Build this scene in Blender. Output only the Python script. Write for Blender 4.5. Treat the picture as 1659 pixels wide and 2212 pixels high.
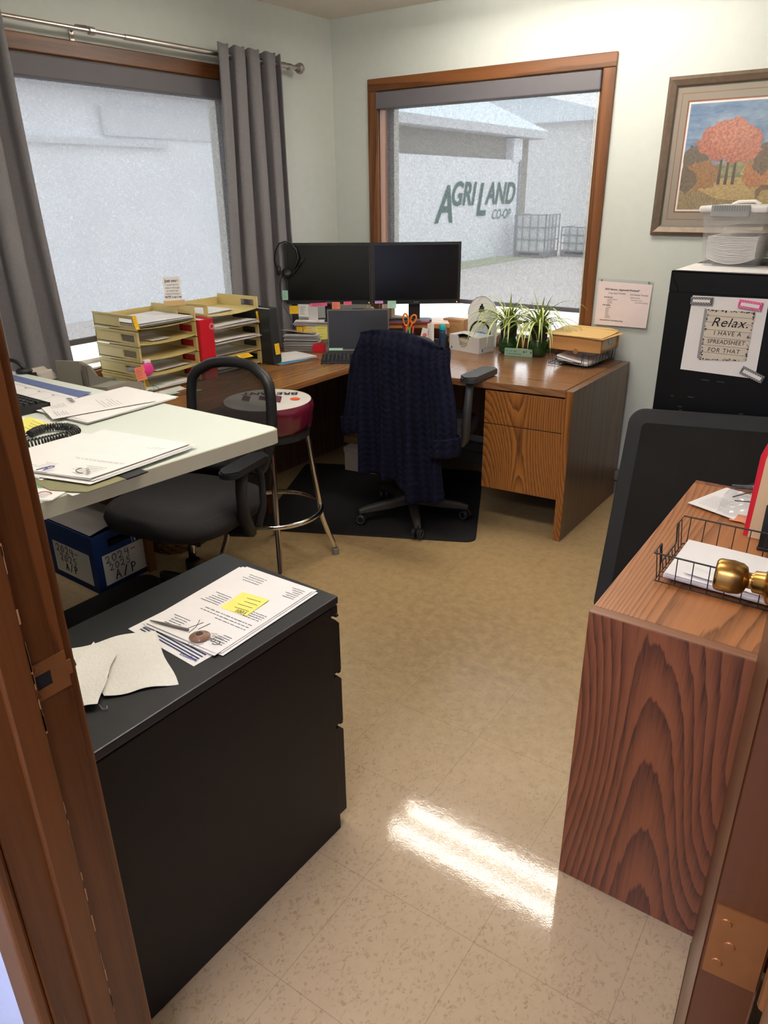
import bpy, bmesh, math, random
from mathutils import Vector, Matrix
random.seed(7)
S = bpy.context.scene
for o in list(bpy.data.objects): bpy.data.objects.remove(o)
COL = S.collection

# ------------------------------------------------------------------ camera
cd = bpy.data.cameras.new('camera'); cam = bpy.data.objects.new('camera', cd); COL.objects.link(cam)
CX, CY, CZ = 3.0843, -3.8291, 1.5417
hd, pt, rl = .6228, .4111, -.0114
F = Vector((-math.sin(hd)*math.cos(pt), math.cos(hd)*math.cos(pt), -math.sin(pt)))
r0 = Vector((math.cos(hd), math.sin(hd), 0)); u0 = r0.cross(F)
RT = r0*math.cos(rl)+u0*math.sin(rl); UP = u0*math.cos(rl)-r0*math.sin(rl)
cam.matrix_world = Matrix(((RT.x, UP.x, -F.x, CX), (RT.y, UP.y, -F.y, CY), (RT.z, UP.z, -F.z, CZ), (0, 0, 0, 1)))
cd.sensor_fit = 'VERTICAL'; cd.sensor_height = 36.0; cd.lens = 36.0*1581.0/2212.0; cd.clip_start = .02
S.camera = cam
# ------------------------------------------------------------------ light
SKY, TUBE, TUBE2, HALL = 4.3, 36.0, 50.0, 21.0
S.view_settings.view_transform = 'Standard'; S.view_settings.look = 'None'
S.view_settings.exposure = 0.0; S.view_settings.gamma = 1.0; S.view_settings.use_curve_mapping = False
w = bpy.data.worlds.new('overcast_sky'); S.world = w; w.use_nodes = True
bg = w.node_tree.nodes['Background']; bg.inputs[0].default_value = (.94, .965, 1, 1); bg.inputs[1].default_value = SKY

# ------------------------------------------------------------------ materials
MATS = {}
def srgb(r, g, b):
    f = lambda c: (c/255/12.92) if c/255 <= .04045 else ((c/255+.055)/1.055)**2.4
    return (f(r), f(g), f(b), 1)
def M(name, col, rough=.5, metal=0, spec=.5, emit=0, noise=0, nscale=20, bump=0, bscale=200, trans=0, coat=0, sheen=0):
    if name in MATS: return MATS[name]
    m = bpy.data.materials.new(name); m.use_nodes = True; nt = m.node_tree; p = nt.nodes['Principled BSDF']
    c = srgb(*col)
    p.inputs['Base Color'].default_value = c; p.inputs['Roughness'].default_value = rough
    p.inputs['Metallic'].default_value = metal; p.inputs['Specular IOR Level'].default_value = spec
    p.inputs['Coat Weight'].default_value = coat; p.inputs['Sheen Weight'].default_value = sheen
    if emit: p.inputs['Emission Color'].default_value = c; p.inputs['Emission Strength'].default_value = emit
    tc = nt.nodes.new('ShaderNodeTexCoord')
    nz = nt.nodes.new('ShaderNodeTexNoise'); nz.inputs['Scale'].default_value = nscale; nz.inputs['Detail'].default_value = 5
    nt.links.new(tc.outputs['Object'], nz.inputs['Vector'])
    mx = nt.nodes.new('ShaderNodeMix'); mx.data_type = 'RGBA'
    k = noise if noise else .04
    mx.inputs['A'].default_value = tuple(x*(1-k) for x in c[:3])+(1,); mx.inputs['B'].default_value = tuple(min(1, x*(1+k)) for x in c[:3])+(1,)
    nt.links.new(nz.outputs['Fac'], mx.inputs['Factor']); nt.links.new(mx.outputs['Result'], p.inputs['Base Color'])
    if bump:
        n2 = nt.nodes.new('ShaderNodeTexNoise'); n2.inputs['Scale'].default_value = bscale; n2.inputs['Detail'].default_value = 3
        nt.links.new(tc.outputs['Object'], n2.inputs['Vector'])
        b = nt.nodes.new('ShaderNodeBump'); b.inputs['Strength'].default_value = bump; b.inputs['Distance'].default_value = .004
        nt.links.new(n2.outputs['Fac'], b.inputs['Height']); nt.links.new(b.outputs['Normal'], p.inputs['Normal'])
    if trans:
        t = nt.nodes.new('ShaderNodeBsdfTransparent'); ms = nt.nodes.new('ShaderNodeMixShader'); ms.inputs[0].default_value = trans
        nt.links.new(p.outputs[0], ms.inputs[1]); nt.links.new(t.outputs[0], ms.inputs[2])
        nt.links.new(ms.outputs[0], nt.nodes['Material Output'].inputs[0])
    MATS[name] = m; return m
def nodes(m): return m.node_tree.nodes, m.node_tree.links, m.node_tree.nodes['Principled BSDF']
def mth(nt, op, a, b=None, c=None):
    n = nt.nodes.new('ShaderNodeMath'); n.operation = op
    for i, v in enumerate((a, b, c)):
        if v is None: continue
        if isinstance(v, (int, float)): n.inputs[i].default_value = v
        else: nt.links.new(v, n.inputs[i])
    return n.outputs[0]
def wood(name, light, dark, axis='Z', freq=9, scale=4.5, stretch=.16, rough=.35, thick=.5, pores=.35, seed=0, warp=.35):
    """flat-sawn grain: growth rings cut by a gently wavy board, plus dark pores along the grain"""
    m = bpy.data.materials.new(name); m.use_nodes = True; nt = m.node_tree; N, L, p = nodes(m)
    tc = N.new('ShaderNodeTexCoord'); mp = N.new('ShaderNodeMapping')
    sc = [1, 1, 1]; sc['XYZ'.index(axis)] = stretch; mp.inputs['Scale'].default_value = sc
    mp.inputs['Location'].default_value = (seed*1.37, seed*.71, seed*.43)
    L.new(tc.outputs['Object'], mp.inputs['Vector'])
    nz = N.new('ShaderNodeTexNoise'); nz.inputs['Scale'].default_value = scale; nz.inputs['Detail'].default_value = .6; nz.inputs['Roughness'].default_value = .3
    L.new(mp.outputs[0], nz.inputs['Vector'])
    def fib(across, along, det=2):
        m2 = N.new('ShaderNodeMapping'); s2 = [across]*3; s2['XYZ'.index(axis)] = along; m2.inputs['Scale'].default_value = s2
        L.new(tc.outputs['Object'], m2.inputs['Vector'])
        f = N.new('ShaderNodeTexNoise'); f.inputs['Scale'].default_value = 1; f.inputs['Detail'].default_value = det; L.new(m2.outputs[0], f.inputs['Vector']); return f.outputs['Fac']
    fine, mid = fib(420, 14), fib(90, 3)
    a = mth(nt, 'MULTIPLY', nz.outputs['Fac'], freq)
    a = mth(nt, 'ADD', a, mth(nt, 'MULTIPLY', mth(nt, 'SUBTRACT', mid, .5), warp))
    fr = mth(nt, 'FRACT', a)                       # sawtooth rings: pale early wood rising to a dark late-wood line
    ring = mth(nt, 'POWER', fr, 1/thick)
    edge = mth(nt, 'LESS_THAN', fr, .06); ring = mth(nt, 'MAXIMUM', ring, mth(nt, 'MULTIPLY', edge, mth(nt, 'SUBTRACT', 1, mth(nt, 'MULTIPLY', fr, 16))))
    po = mth(nt, 'MULTIPLY', mth(nt, 'MAXIMUM', mth(nt, 'SUBTRACT', fine, .5), 0), 4)
    f = mth(nt, 'MULTIPLY_ADD', po, mth(nt, 'MULTIPLY_ADD', ring, pores, pores*.4), mth(nt, 'MULTIPLY', ring, .8))
    f = mth(nt, 'ADD', f, mth(nt, 'MULTIPLY', mth(nt, 'SUBTRACT', mid, .5), .35))
    rp = N.new('ShaderNodeValToRGB'); e = rp.color_ramp.elements
    e[0].position = .0; e[0].color = srgb(*light); e[1].position = 1.0; e[1].color = srgb(*dark)
    L.new(f, rp.inputs[0]); L.new(rp.outputs[0], p.inputs['Base Color'])
    p.inputs['Roughness'].default_value = rough
    b = N.new('ShaderNodeBump'); b.inputs['Strength'].default_value = .05; b.inputs['Distance'].default_value = .002
    L.new(fine, b.inputs['Height']); L.new(b.outputs[0], p.inputs['Normal'])
    return m

def floor_mat():
    m = bpy.data.materials.new('vinyl_tile'); m.use_nodes = True; nt = m.node_tree; N, L, p = nodes(m)
    tc = N.new('ShaderNodeTexCoord'); mp = N.new('ShaderNodeMapping'); mp.vector_type = 'TEXTURE'
    mp.inputs['Location'].default_value = (2.2826, -2.817, 0); mp.inputs['Rotation'].default_value = (0, 0, .0217); mp.inputs['Scale'].default_value = (.3048,)*3
    L.new(tc.outputs['Object'], mp.inputs['Vector']); sp = N.new('ShaderNodeSeparateXYZ'); L.new(mp.outputs[0], sp.inputs[0])
    def line(s):
        fr = mth(nt, 'FRACT', s); d = mth(nt, 'MINIMUM', fr, mth(nt, 'SUBTRACT', 1, fr)); return mth(nt, 'LESS_THAN', d, .0026)
    ln = mth(nt, 'MAXIMUM', line(sp.outputs[0]), line(sp.outputs[1]))
    def chips(scale, rot, thr, seed):
        mm = N.new('ShaderNodeMapping'); mm.inputs['Rotation'].default_value = (0, 0, rot); mm.inputs['Scale'].default_value = (scale, scale*.55, 1); mm.inputs['Location'].default_value = (seed, seed, 0)
        nz = N.new('ShaderNodeTexNoise'); nz.inputs['Scale'].default_value = 60; nz.inputs['Detail'].default_value = 2
        L.new(tc.outputs['Object'], nz.inputs['Vector'])
        va = N.new('ShaderNodeVectorMath'); va.operation = 'MULTIPLY_ADD'; va.inputs[1].default_value = (.03, .03, 0)
        L.new(nz.outputs['Color'], va.inputs[0]); L.new(tc.outputs['Object'], va.inputs[2]); L.new(va.outputs[0], mm.inputs['Vector'])
        v = N.new('ShaderNodeTexVoronoi'); v.inputs['Scale'].default_value = 1; L.new(mm.outputs[0], v.inputs['Vector'])
        sc = N.new('ShaderNodeSeparateColor'); L.new(v.outputs['Color'], sc.inputs[0])
        return sc.outputs[0], mth(nt, 'MULTIPLY', mth(nt, 'GREATER_THAN', sc.outputs[1], thr), mth(nt, 'LESS_THAN', v.outputs['Distance'], .42))
    r1, k1 = chips(150, .6, .4, 0); r2, k2 = chips(170, .5, .7, 3.3)
    def mix(a, b, f):
        x = N.new('ShaderNodeMix'); x.data_type = 'RGBA'
        for i, v in (('A', a), ('B', b)):
            if isinstance(v, tuple): x.inputs[i].default_value = v
            else: L.new(v, x.inputs[i])
        if isinstance(f, (int, float)): x.inputs['Factor'].default_value = f
        else: L.new(f, x.inputs['Factor'])
        return x.outputs['Result']
    base = srgb(184, 162, 131)
    c = mix(base, srgb(167, 145, 114), mth(nt, 'MULTIPLY', k1, r1)); c = mix(c, srgb(150, 128, 102), mth(nt, 'MULTIPLY', k2, mth(nt, 'MULTIPLY', r2, .7)))
    # worn yellow wax / traffic dirt in the middle of the room, as on the real floor
    wn = N.new('ShaderNodeTexNoise'); wn.inputs['Scale'].default_value = 1.6; wn.inputs['Detail'].default_value = 5; L.new(tc.outputs['Object'], wn.inputs['Vector'])
    gp = N.new('ShaderNodeSeparateXYZ'); L.new(tc.outputs['Object'], gp.inputs[0])
    dy = mth(nt, 'ADD', gp.outputs[1], mth(nt, 'MULTIPLY', wn.outputs['Fac'], .9))
    mr = N.new('ShaderNodeMapRange'); mr.inputs[1].default_value = -2.05; mr.inputs[2].default_value = -1.25; L.new(dy, mr.inputs[0])
    c = mix(c, srgb(186, 157, 108), mth(nt, 'MULTIPLY', mr.outputs[0], .75))
    dn = N.new('ShaderNodeTexNoise'); dn.inputs['Scale'].default_value = 26; dn.inputs['Detail'].default_value = 8; dn.inputs['Roughness'].default_value = .7; L.new(tc.outputs['Object'], dn.inputs['Vector'])
    g = mth(nt, 'MULTIPLY', mth(nt, 'SUBTRACT', dn.outputs['Fac'], .42), 2.2); g = mth(nt, 'MULTIPLY', mth(nt, 'MAXIMUM', g, 0), mth(nt, 'MULTIPLY_ADD', mr.outputs[0], .5, .12))
    c = mix(c, srgb(120, 96, 62), g)
    # dark traffic blotch between the two desks
    va = N.new('ShaderNodeVectorMath'); va.operation = 'DISTANCE'; va.inputs[1].default_value = (1.95, -1.85, 0); L.new(tc.outputs['Object'], va.inputs[0])
    bl = N.new('ShaderNodeMapRange'); bl.inputs[1].default_value = .62; bl.inputs[2].default_value = .1; L.new(va.outputs['Value'], bl.inputs[0])
    c = mix(c, srgb(112, 92, 68), mth(nt, 'MULTIPLY', bl.outputs[0], mth(nt, 'MULTIPLY', dn.outputs['Fac'], .75)))
    c = mix(c, srgb(120, 102, 80), mth(nt, 'MULTIPLY', ln, .5))
    L.new(c, p.inputs['Base Color'])
    p.inputs['Roughness'].default_value = .16; p.inputs['Specular IOR Level'].default_value = .6
    bn = N.new('ShaderNodeTexNoise'); bn.inputs['Scale'].default_value = 260; bn.inputs['Detail'].default_value = 2; L.new(tc.outputs['Object'], bn.inputs['Vector'])
    b = N.new('ShaderNodeBump'); b.inputs['Strength'].default_value = .085; b.inputs['Distance'].default_value = .0007; b2 = N.new('ShaderNodeTexNoise'); b2.inputs['Scale'].default_value = 34; b2.inputs['Detail'].default_value = 3; L.new(tc.outputs['Object'], b2.inputs['Vector'])
    L.new(mth(nt, 'MULTIPLY_ADD', b2.outputs['Fac'], 2.4, bn.outputs['Fac']), b.inputs['Height']); L.new(b.outputs[0], p.inputs['Normal'])
    rn = mth(nt, 'MULTIPLY_ADD', mr.outputs[0], .27, .055); L.new(rn, p.inputs['Roughness'])
    return m

def shade_mat():
    m = bpy.data.materials.new('solar_shade_fabric'); m.use_nodes = True; nt = m.node_tree; N, L, p = nodes(m)
    tc = N.new('ShaderNodeTexCoord')
    def nz(sc):
        mp = N.new('ShaderNodeMapping'); mp.inputs['Scale'].default_value = sc; L.new(tc.outputs['Object'], mp.inputs['Vector'])
        n = N.new('ShaderNodeTexNoise'); n.inputs['Scale'].default_value = 1; n.inputs['Detail'].default_value = 3; L.new(mp.outputs[0], n.inputs['Vector']); return n.outputs['Fac']
    f = mth(nt, 'ADD', nz((420, 420, 60)), nz((60, 60, 420)))
    f = mth(nt, 'MULTIPLY_ADD', mth(nt, 'SUBTRACT', f, 1.0), SH_K, SH_T)
    p.inputs['Base Color'].default_value = srgb(78, 76, 78); p.inputs['Roughness'].default_value = .8
    tl = N.new('ShaderNodeBsdfTranslucent'); tl.inputs[0].default_value = (.11, .115, .125, 1)
    ad = N.new('ShaderNodeMixShader'); ad.inputs[0].default_value = .5; L.new(p.outputs[0], ad.inputs[1]); L.new(tl.outputs[0], ad.inputs[2])
    tr = N.new('ShaderNodeBsdfTransparent'); ms = N.new('ShaderNodeMixShader'); L.new(f, ms.inputs[0]); L.new(ad.outputs[0], ms.inputs[1]); L.new(tr.outputs[0], ms.inputs[2])
    L.new(ms.outputs[0], N['Material Output'].inputs[0]); return m
SH_T, SH_K = .24, .22
def glass_mat(name, tint=(1, 1, 1, 1), gl=.06):
    m = bpy.data.materials.new(name); m.use_nodes = True; nt = m.node_tree; N, L, p = nodes(m)
    tr = N.new('ShaderNodeBsdfTransparent'); tr.inputs[0].default_value = tint
    g = N.new('ShaderNodeBsdfGlossy'); g.inputs['Roughness'].default_value = .03
    ms = N.new('ShaderNodeMixShader'); ms.inputs[0].default_value = gl; L.new(tr.outputs[0], ms.inputs[1]); L.new(g.outputs[0], ms.inputs[2])
    L.new(ms.outputs[0], N['Material Output'].inputs[0]); return m
def knit_mat():
    m = bpy.data.materials.new('navy_cable_knit'); m.use_nodes = True; nt = m.node_tree; N, L, p = nodes(m)
    p.inputs['Base Color'].default_value = srgb(34, 36, 58); p.inputs['Roughness'].default_value = .95; p.inputs['Specular IOR Level'].default_value = .15
    tc = N.new('ShaderNodeTexCoord'); sp = N.new('ShaderNodeSeparateXYZ'); L.new(tc.outputs['UV'], sp.inputs[0])
    u, v = sp.outputs[0], sp.outputs[1]
    cable = mth(nt, 'SINE', mth(nt, 'MULTIPLY', u, 6.283/.040)); cable = mth(nt, 'MULTIPLY', cable, 1.0)
    ab = mth(nt, 'ABSOLUTE', mth(nt, 'SINE', mth(nt, 'MULTIPLY', u, 3.1416/.040)))
    tw = mth(nt, 'SINE', mth(nt, 'ADD', mth(nt, 'MULTIPLY', v, 6.283/.030), mth(nt, 'MULTIPLY', ab, 3.0)))
    st = mth(nt, 'SINE', mth(nt, 'MULTIPLY', u, 6.283/.006)); st2 = mth(nt, 'SINE', mth(nt, 'MULTIPLY', v, 6.283/.006))
    h = mth(nt, 'ADD', mth(nt, 'MULTIPLY', cable, .8), mth(nt, 'MULTIPLY', tw, .45)); h = mth(nt, 'MULTIPLY_ADD', mth(nt, 'MULTIPLY', st, st2), .25, h)
    b = N.new('ShaderNodeBump'); b.inputs['Strength'].default_value = .8; b.inputs['Distance'].default_value = .005; L.new(h, b.inputs['Height']); L.new(b.outputs[0], p.inputs['Normal'])
    mx = N.new('ShaderNodeMix'); mx.data_type = 'RGBA'; mx.inputs['A'].default_value = srgb(13, 14, 28); mx.inputs['B'].default_value = srgb(28, 30, 54)
    L.new(mth(nt, 'MULTIPLY_ADD', h, .35, .5), mx.inputs['Factor']); L.new(mx.outputs['Result'], p.inputs['Base Color'])
    return m
def weave_mat(name, c1, c2, sx, sy, rough=.9, trans=0):
    m = bpy.data.materials.new(name); m.use_nodes = True; nt = m.node_tree; N, L, p = nodes(m)
    tc = N.new('ShaderNodeTexCoord'); sp = N.new('ShaderNodeSeparateXYZ'); L.new(tc.outputs['Object'], sp.inputs[0])
    a = mth(nt, 'SINE', mth(nt, 'MULTIPLY', mth(nt, 'ADD', sp.outputs[0], sp.outputs[1]), sx)); b = mth(nt, 'SINE', mth(nt, 'MULTIPLY', sp.outputs[2], sy))
    nz = N.new('ShaderNodeTexNoise'); nz.inputs['Scale'].default_value = 90; L.new(tc.outputs['Object'], nz.inputs['Vector'])
    f = mth(nt, 'ADD', mth(nt, 'MULTIPLY_ADD', mth(nt, 'ADD', a, b), .14, .25), mth(nt, 'MULTIPLY', nz.outputs['Fac'], .5))
    mx = N.new('ShaderNodeMix'); mx.data_type = 'RGBA'; mx.inputs['A'].default_value = srgb(*c1); mx.inputs['B'].default_value = srgb(*c2); L.new(f, mx.inputs['Factor'])
    L.new(mx.outputs['Result'], p.inputs['Base Color']); p.inputs['Roughness'].default_value = rough
    if trans:
        t = N.new('ShaderNodeBsdfTransparent'); ms = N.new('ShaderNodeMixShader'); ms.inputs[0].default_value = trans
        L.new(p.outputs[0], ms.inputs[1]); L.new(t.outputs[0], ms.inputs[2]); L.new(ms.outputs[0], N['Material Output'].inputs[0])
    return m

WALLM = M('painted_wall', (203, 208, 201), .7, bump=.12, bscale=160)
CEILM = M('textured_ceiling', (232, 222, 212), .9, bump=.5, bscale=120)
HALLM = M('hall_paint', (218, 230, 255), .7)
OAKD = wood('dark_oak_trim_upright', (122, 74, 36), (74, 42, 17), 'Z', freq=8, scale=5, stretch=.05, rough=.4)
OAKX = wood('dark_oak_trim_x', (122, 74, 36), (74, 42, 17), 'X', freq=8, scale=5, stretch=.05, rough=.4)
OAKY = wood('dark_oak_trim_y', (122, 74, 36), (74, 42, 17), 'Y', freq=8, scale=5, stretch=.05, rough=.4)
JAMB = wood('stained_jamb', (114, 66, 28), (72, 38, 13), 'Z', freq=5, scale=6, stretch=.05, rough=.35, pores=.25)
DOORM = wood('door_veneer', (90, 50, 22), (62, 31, 12), 'Z', freq=4, scale=5, stretch=.05, rough=.35, pores=.25)
DESKX = wood('walnut_laminate_x', (148, 106, 72), (118, 80, 50), 'X', freq=40, scale=3, stretch=.04, rough=.2, pores=.12, thick=.4)
DESKY = wood('walnut_laminate_y', (152, 106, 64), (112, 72, 40), 'Y', freq=40, scale=3, stretch=.04, rough=.2, pores=.12, thick=.4)
DESKZ = wood('walnut_laminate_panel', (124, 96, 74), (98, 72, 52), 'Z', freq=6, scale=9, stretch=.04, rough=.35, pores=.3)
OAKF = wood('oak_drawer_front', (166, 106, 48), (84, 48, 18), 'Z', freq=48, scale=3.4, stretch=.24, rough=.4, thick=.5, seed=1, warp=.5)
OAKE = wood('oak_edge_band', (150, 96, 48), (86, 52, 24), 'X', freq=9, scale=5, stretch=.08, rough=.35, seed=2)
REDZ = wood('red_oak_panel', (146, 84, 50), (72, 34, 20), 'Z', freq=58, scale=2.6, stretch=.26, rough=.38, thick=.6, pores=.4, seed=3, warp=.5)
REDY = wood('red_oak_top', (168, 110, 66), (104, 62, 34), 'Y', freq=90, scale=2.6, stretch=.08, rough=.38, pores=.4, seed=4, thick=.4, warp=.5)
REDX = wood('red_oak_edge', (150, 106, 78), (118, 76, 50), 'X', freq=5, scale=5, stretch=.08, rough=.4, seed=5)
RISER = wood('riser_board', (214, 150, 86), (176, 112, 56), 'X', freq=4, scale=5, stretch=.08, rough=.35)
WHITE = M('white_paper', (236, 232, 230), .85)
PAPER2 = M('offwhite_paper', (226, 221, 218), .85)
INK = M('black_ink', (70, 68, 72), .8)
INKD = M('dark_ink', (22, 20, 20), .8)
BLACK = M('black_plastic', (26, 26, 28), .45)
BLACKM = M('matte_black_plastic', (34, 34, 35), .65)
SCREEN = M('dark_screen', (10, 10, 11), .25)
CABM = M('black_painted_steel', (22, 20, 21), .45, spec=.28, noise=.12, nscale=6)
CABTOP = M('black_cabinet_top', (36, 37, 39), .4, noise=.2, nscale=8)
TALLM = M('tall_black_steel', (8, 8, 9), .45, spec=.25)
RUBBER = M('black_rubber_mat', (24, 23, 24), .7, bump=.3, bscale=400)
RUBBER2 = M('worn_rubber_mat', (26, 24, 23), .8, spec=.2, noise=.3, nscale=7, bump=.3, bscale=400)
CHROME = M('chrome', (225, 220, 212), .12, metal=1)
NICKEL = M('brushed_nickel', (176, 168, 160), .35, metal=1)
BRASS = M('aged_brass', (178, 136, 74), .27, metal=1, noise=.25, nscale=40)
BRASSD = M('dull_brass_plate', (150, 98, 52), .5, metal=.6, noise=.2, nscale=30)
TAN = M('tan_tray_plastic', (206, 186, 124), .42)
TABLEM = M('pale_green_laminate', (216, 222, 212), .5, noise=.06, nscale=300)
TABLEE = M('table_edge_vinyl', (196, 192, 172), .5, noise=.08, nscale=20)
GREYSH = M('grey_shade_cassette', (100, 97, 102), .6)
CURT = weave_mat('grey_curtain_cloth', (108, 105, 109), (140, 136, 138), 900, 1200)
BURG = M('burgundy_vinyl', (104, 24, 46), .16, coat=.4)
VINYLW = M('white_vinyl', (224, 218, 206), .4)
MESHF = weave_mat('chair_mesh', (44, 42, 42), (66, 62, 60), 1400, 1400, trans=.17)
SEATF = weave_mat('chair_seat_cloth', (34, 33, 35), (52, 50, 52), 1100, 1100)
KNIT = knit_mat()
STY = M('yellow_sticky', (248, 196, 28), .8); STP = M('pale_yellow_sticky', (240, 232, 120), .8); STC = M('cream_sticky', (232, 214, 150), .8)
STO = M('coral_sticky', (246, 140, 112), .8); STK = M('pink_sticky', (236, 98, 140), .8); STG = M('mint_sticky', (178, 222, 200), .8); STV = M('lilac_sticky', (202, 150, 206), .8)
MANILA = M('manila_paper', (226, 188, 122), .8); KRAFT = M('kraft_brown', (196, 142, 84), .75); CARD = M('cardboard', (186, 140, 96), .85)
RED = M('red_vinyl', (196, 22, 40), .35); BLUE = M('blue_board', (20, 54, 116), .6); TEAL = M('teal_plastic', (24, 170, 176), .4)
ORANGE = M('orange_plastic', (240, 128, 30), .4); GREYP = M('grey_plastic', (132, 128, 120), .5); PINK = M('pink_plastic', (236, 60, 150), .4)
CLEARP = glass_mat('clear_plastic', (.93, .93, .95, 1), .08)
PLAST = M('cloudy_plastic', (232, 234, 236), .3, trans=.74)
BOTTLE = M('green_bottle_plastic', (40, 78, 30), .15, trans=.12, coat=.3)
LEAF = M('variegated_leaf', (176, 190, 84), .5, noise=.3, nscale=30)
WINGLASS = glass_mat('window_glass', (.96, .98, .98, 1), .04)
SHADE = shade_mat()

# ------------------------------------------------------------------ mesh helpers
def sn(t): return max(0.0, math.sin(math.pi*t))
def origin(o):
    while o.parent: o = o.parent
    return o.location.copy()
class MB:
    def __init__(s): s.b = bmesh.new()
    def _bev(s, geom, bev, seg=2):
        if bev:
            es = list({e for v in geom for e in v.link_edges})
            bmesh.ops.bevel(s.b, geom=es, offset=bev, segments=seg, affect='EDGES', profile=.5)
    def box(s, x0, x1, y0, y1, z0, z1, bev=0, mat=None, seg=2):
        r = bmesh.ops.create_cube(s.b, size=1)['verts']
        for v in r: v.co = Vector(((x0+x1)/2+v.co.x*(x1-x0), (y0+y1)/2+v.co.y*(y1-y0), (z0+z1)/2+v.co.z*(z1-z0)))
        if mat:
            for v in r: v.co = mat @ v.co
        s._bev(r, bev, seg); return s
    def prism(s, poly, z0, z1, bev=0, mat=None):
        lo = [s.b.verts.new((x, y, z0)) for x, y in poly]; hi = [s.b.verts.new((x, y, z1)) for x, y in poly]; n = len(poly)
        s.b.faces.new(lo[::-1]); s.b.faces.new(hi)
        for i in range(n): s.b.faces.new((lo[i], lo[(i+1) % n], hi[(i+1) % n], hi[i]))
        if mat:
            for v in lo+hi: v.co = mat @ v.co
        if bev:
            es = [e for v in hi for e in v.link_edges if e.other_vert(v) in hi]
            bmesh.ops.bevel(s.b, geom=list(set(es)), offset=bev, segments=2, affect='EDGES')
        return s
    def quad(s, *p): s.b.faces.new([s.b.verts.new(q) for q in p]); return s
    def tube(s, pts, r, n=8, closed=False, cap=True):
        P = [Vector(p) for p in pts]; m = len(P); R = r if isinstance(r, (list, tuple)) else [r]*m
        T = []
        for i in range(m):
            a = P[(i-1) % m] if (closed or i) else P[i]; c = P[(i+1) % m] if (closed or i < m-1) else P[i]
            t = c-a; T.append(t.normalized() if t.length > 1e-9 else Vector((0, 0, 1)))
        nrm = T[0].orthogonal().normalized(); rings = []
        for i in range(m):
            nrm = nrm-T[i]*nrm.dot(T[i]); nrm = nrm.normalized() if nrm.length > 1e-6 else T[i].orthogonal().normalized(); bn = T[i].cross(nrm)
            rings.append([s.b.verts.new(P[i]+(nrm*math.cos(6.28318*k/n)+bn*math.sin(6.28318*k/n))*R[i]) for k in range(n)])
        for i in range(m if closed else m-1):
            A, B = rings[i], rings[(i+1) % m]
            for k in range(n): s.b.faces.new((A[k], A[(k+1) % n], B[(k+1) % n], B[k]))
        if cap and not closed: s.b.faces.new(rings[0][::-1]); s.b.faces.new(rings[-1])
        return s
    def lathe(s, prof, c=(0, 0, 0), n=24, mat=None):
        c = Vector(c); rings = []
        for r, z in prof:
            if r < 1e-6: rings.append([s.b.verts.new((0, 0, z))])
            else: rings.append([s.b.verts.new((r*math.cos(6.28318*k/n), r*math.sin(6.28318*k/n), z)) for k in range(n)])
        for A, B in zip(rings, rings[1:]):
            for k in range(n):
                k2 = (k+1) % n
                if len(A) == 1 and len(B) == 1: continue
                if len(A) == 1: s.b.faces.new((A[0], B[k2], B[k]))
                elif len(B) == 1: s.b.faces.new((A[k], A[k2], B[0]))
                else: s.b.faces.new((A[k], A[k2], B[k2], B[k]))
        for ring in rings:
            for v in ring: v.co = (mat @ v.co if mat else v.co)+c
        return s
    def sheet(s, fn, nu, nv, uvfn=None):
        g = [[s.b.verts.new(fn(i/nu, j/nv)) for i in range(nu+1)] for j in range(nv+1)]
        uv = s.b.loops.layers.uv.verify() if uvfn else None
        for j in range(nv):
            for i in range(nu):
                f = s.b.faces.new((g[j][i], g[j][i+1], g[j+1][i+1], g[j+1][i]))
                if uv:
                    for l, (a, b) in zip(f.loops, ((i, j), (i+1, j), (i+1, j+1), (i, j+1))): l[uv].uv = uvfn(a/nu, b/nv)
        return s
    def build(s, name, mat, parent=None, smooth=False, solid=0, sub=0, loc=None, sol_off=0):
        org = origin(parent) if parent else Vector(loc if loc else (0, 0, 0))
        bmesh.ops.recalc_face_normals(s.b, faces=s.b.faces[:])
        for v in s.b.verts: v.co -= org
        me = bpy.data.meshes.new(name); s.b.to_mesh(me); s.b.free()
        if smooth:
            for p in me.polygons: p.use_smooth = True
        me.materials.append(mat); o = bpy.data.objects.new(name, me); COL.objects.link(o)
        if parent: o.parent = parent
        else: o.location = org
        if solid: d = o.modifiers.new('solid', 'SOLIDIFY'); d.thickness = solid; d.offset = sol_off
        if sub: d = o.modifiers.new('sub', 'SUBSURF'); d.levels = sub; d.render_levels = sub
        return o
def tag(o, label, cat, group=None, kind=None):
    if label: o['label'] = label
    if cat: o['category'] = cat
    if group: o['group'] = group
    if kind: o['kind'] = kind
    return o
def thing(name, label, cat, loc, group=None):
    o = bpy.data.objects.new(name, None); COL.objects.link(o); o.location = loc; o.empty_display_size = .1
    return tag(o, label, cat, group)
def struct(o): o['kind'] = 'structure'; return o
def text(body, size, pos, xd, yd, mat, parent, name='lettering', align='LEFT', shear=0, ex=0, sx=1, bold=0, sp=1):
    c = bpy.data.curves.new(name, 'FONT'); c.body = body; c.size = size; c.align_x = align; c.shear = shear; c.extrude = ex; c.offset = bold; c.space_character = sp
    to = bpy.data.objects.new(name, c); me = bpy.data.meshes.new_from_object(to); bpy.data.objects.remove(to); me.name = name
    me.materials.clear(); me.materials.append(mat); o = bpy.data.objects.new(name, me); COL.objects.link(o); o.parent = parent
    x = Vector(xd).normalized(); y = Vector(yd); y = (y-x*y.dot(x)).normalized(); z = x.cross(y); q = Vector(pos)-origin(parent)
    o.matrix_local = Matrix(((x.x*sx, y.x, z.x, q.x), (x.y*sx, y.y, z.y, q.y), (x.z*sx, y.z, z.z, q.z), (0, 0, 0, 1)))
    return o
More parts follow.
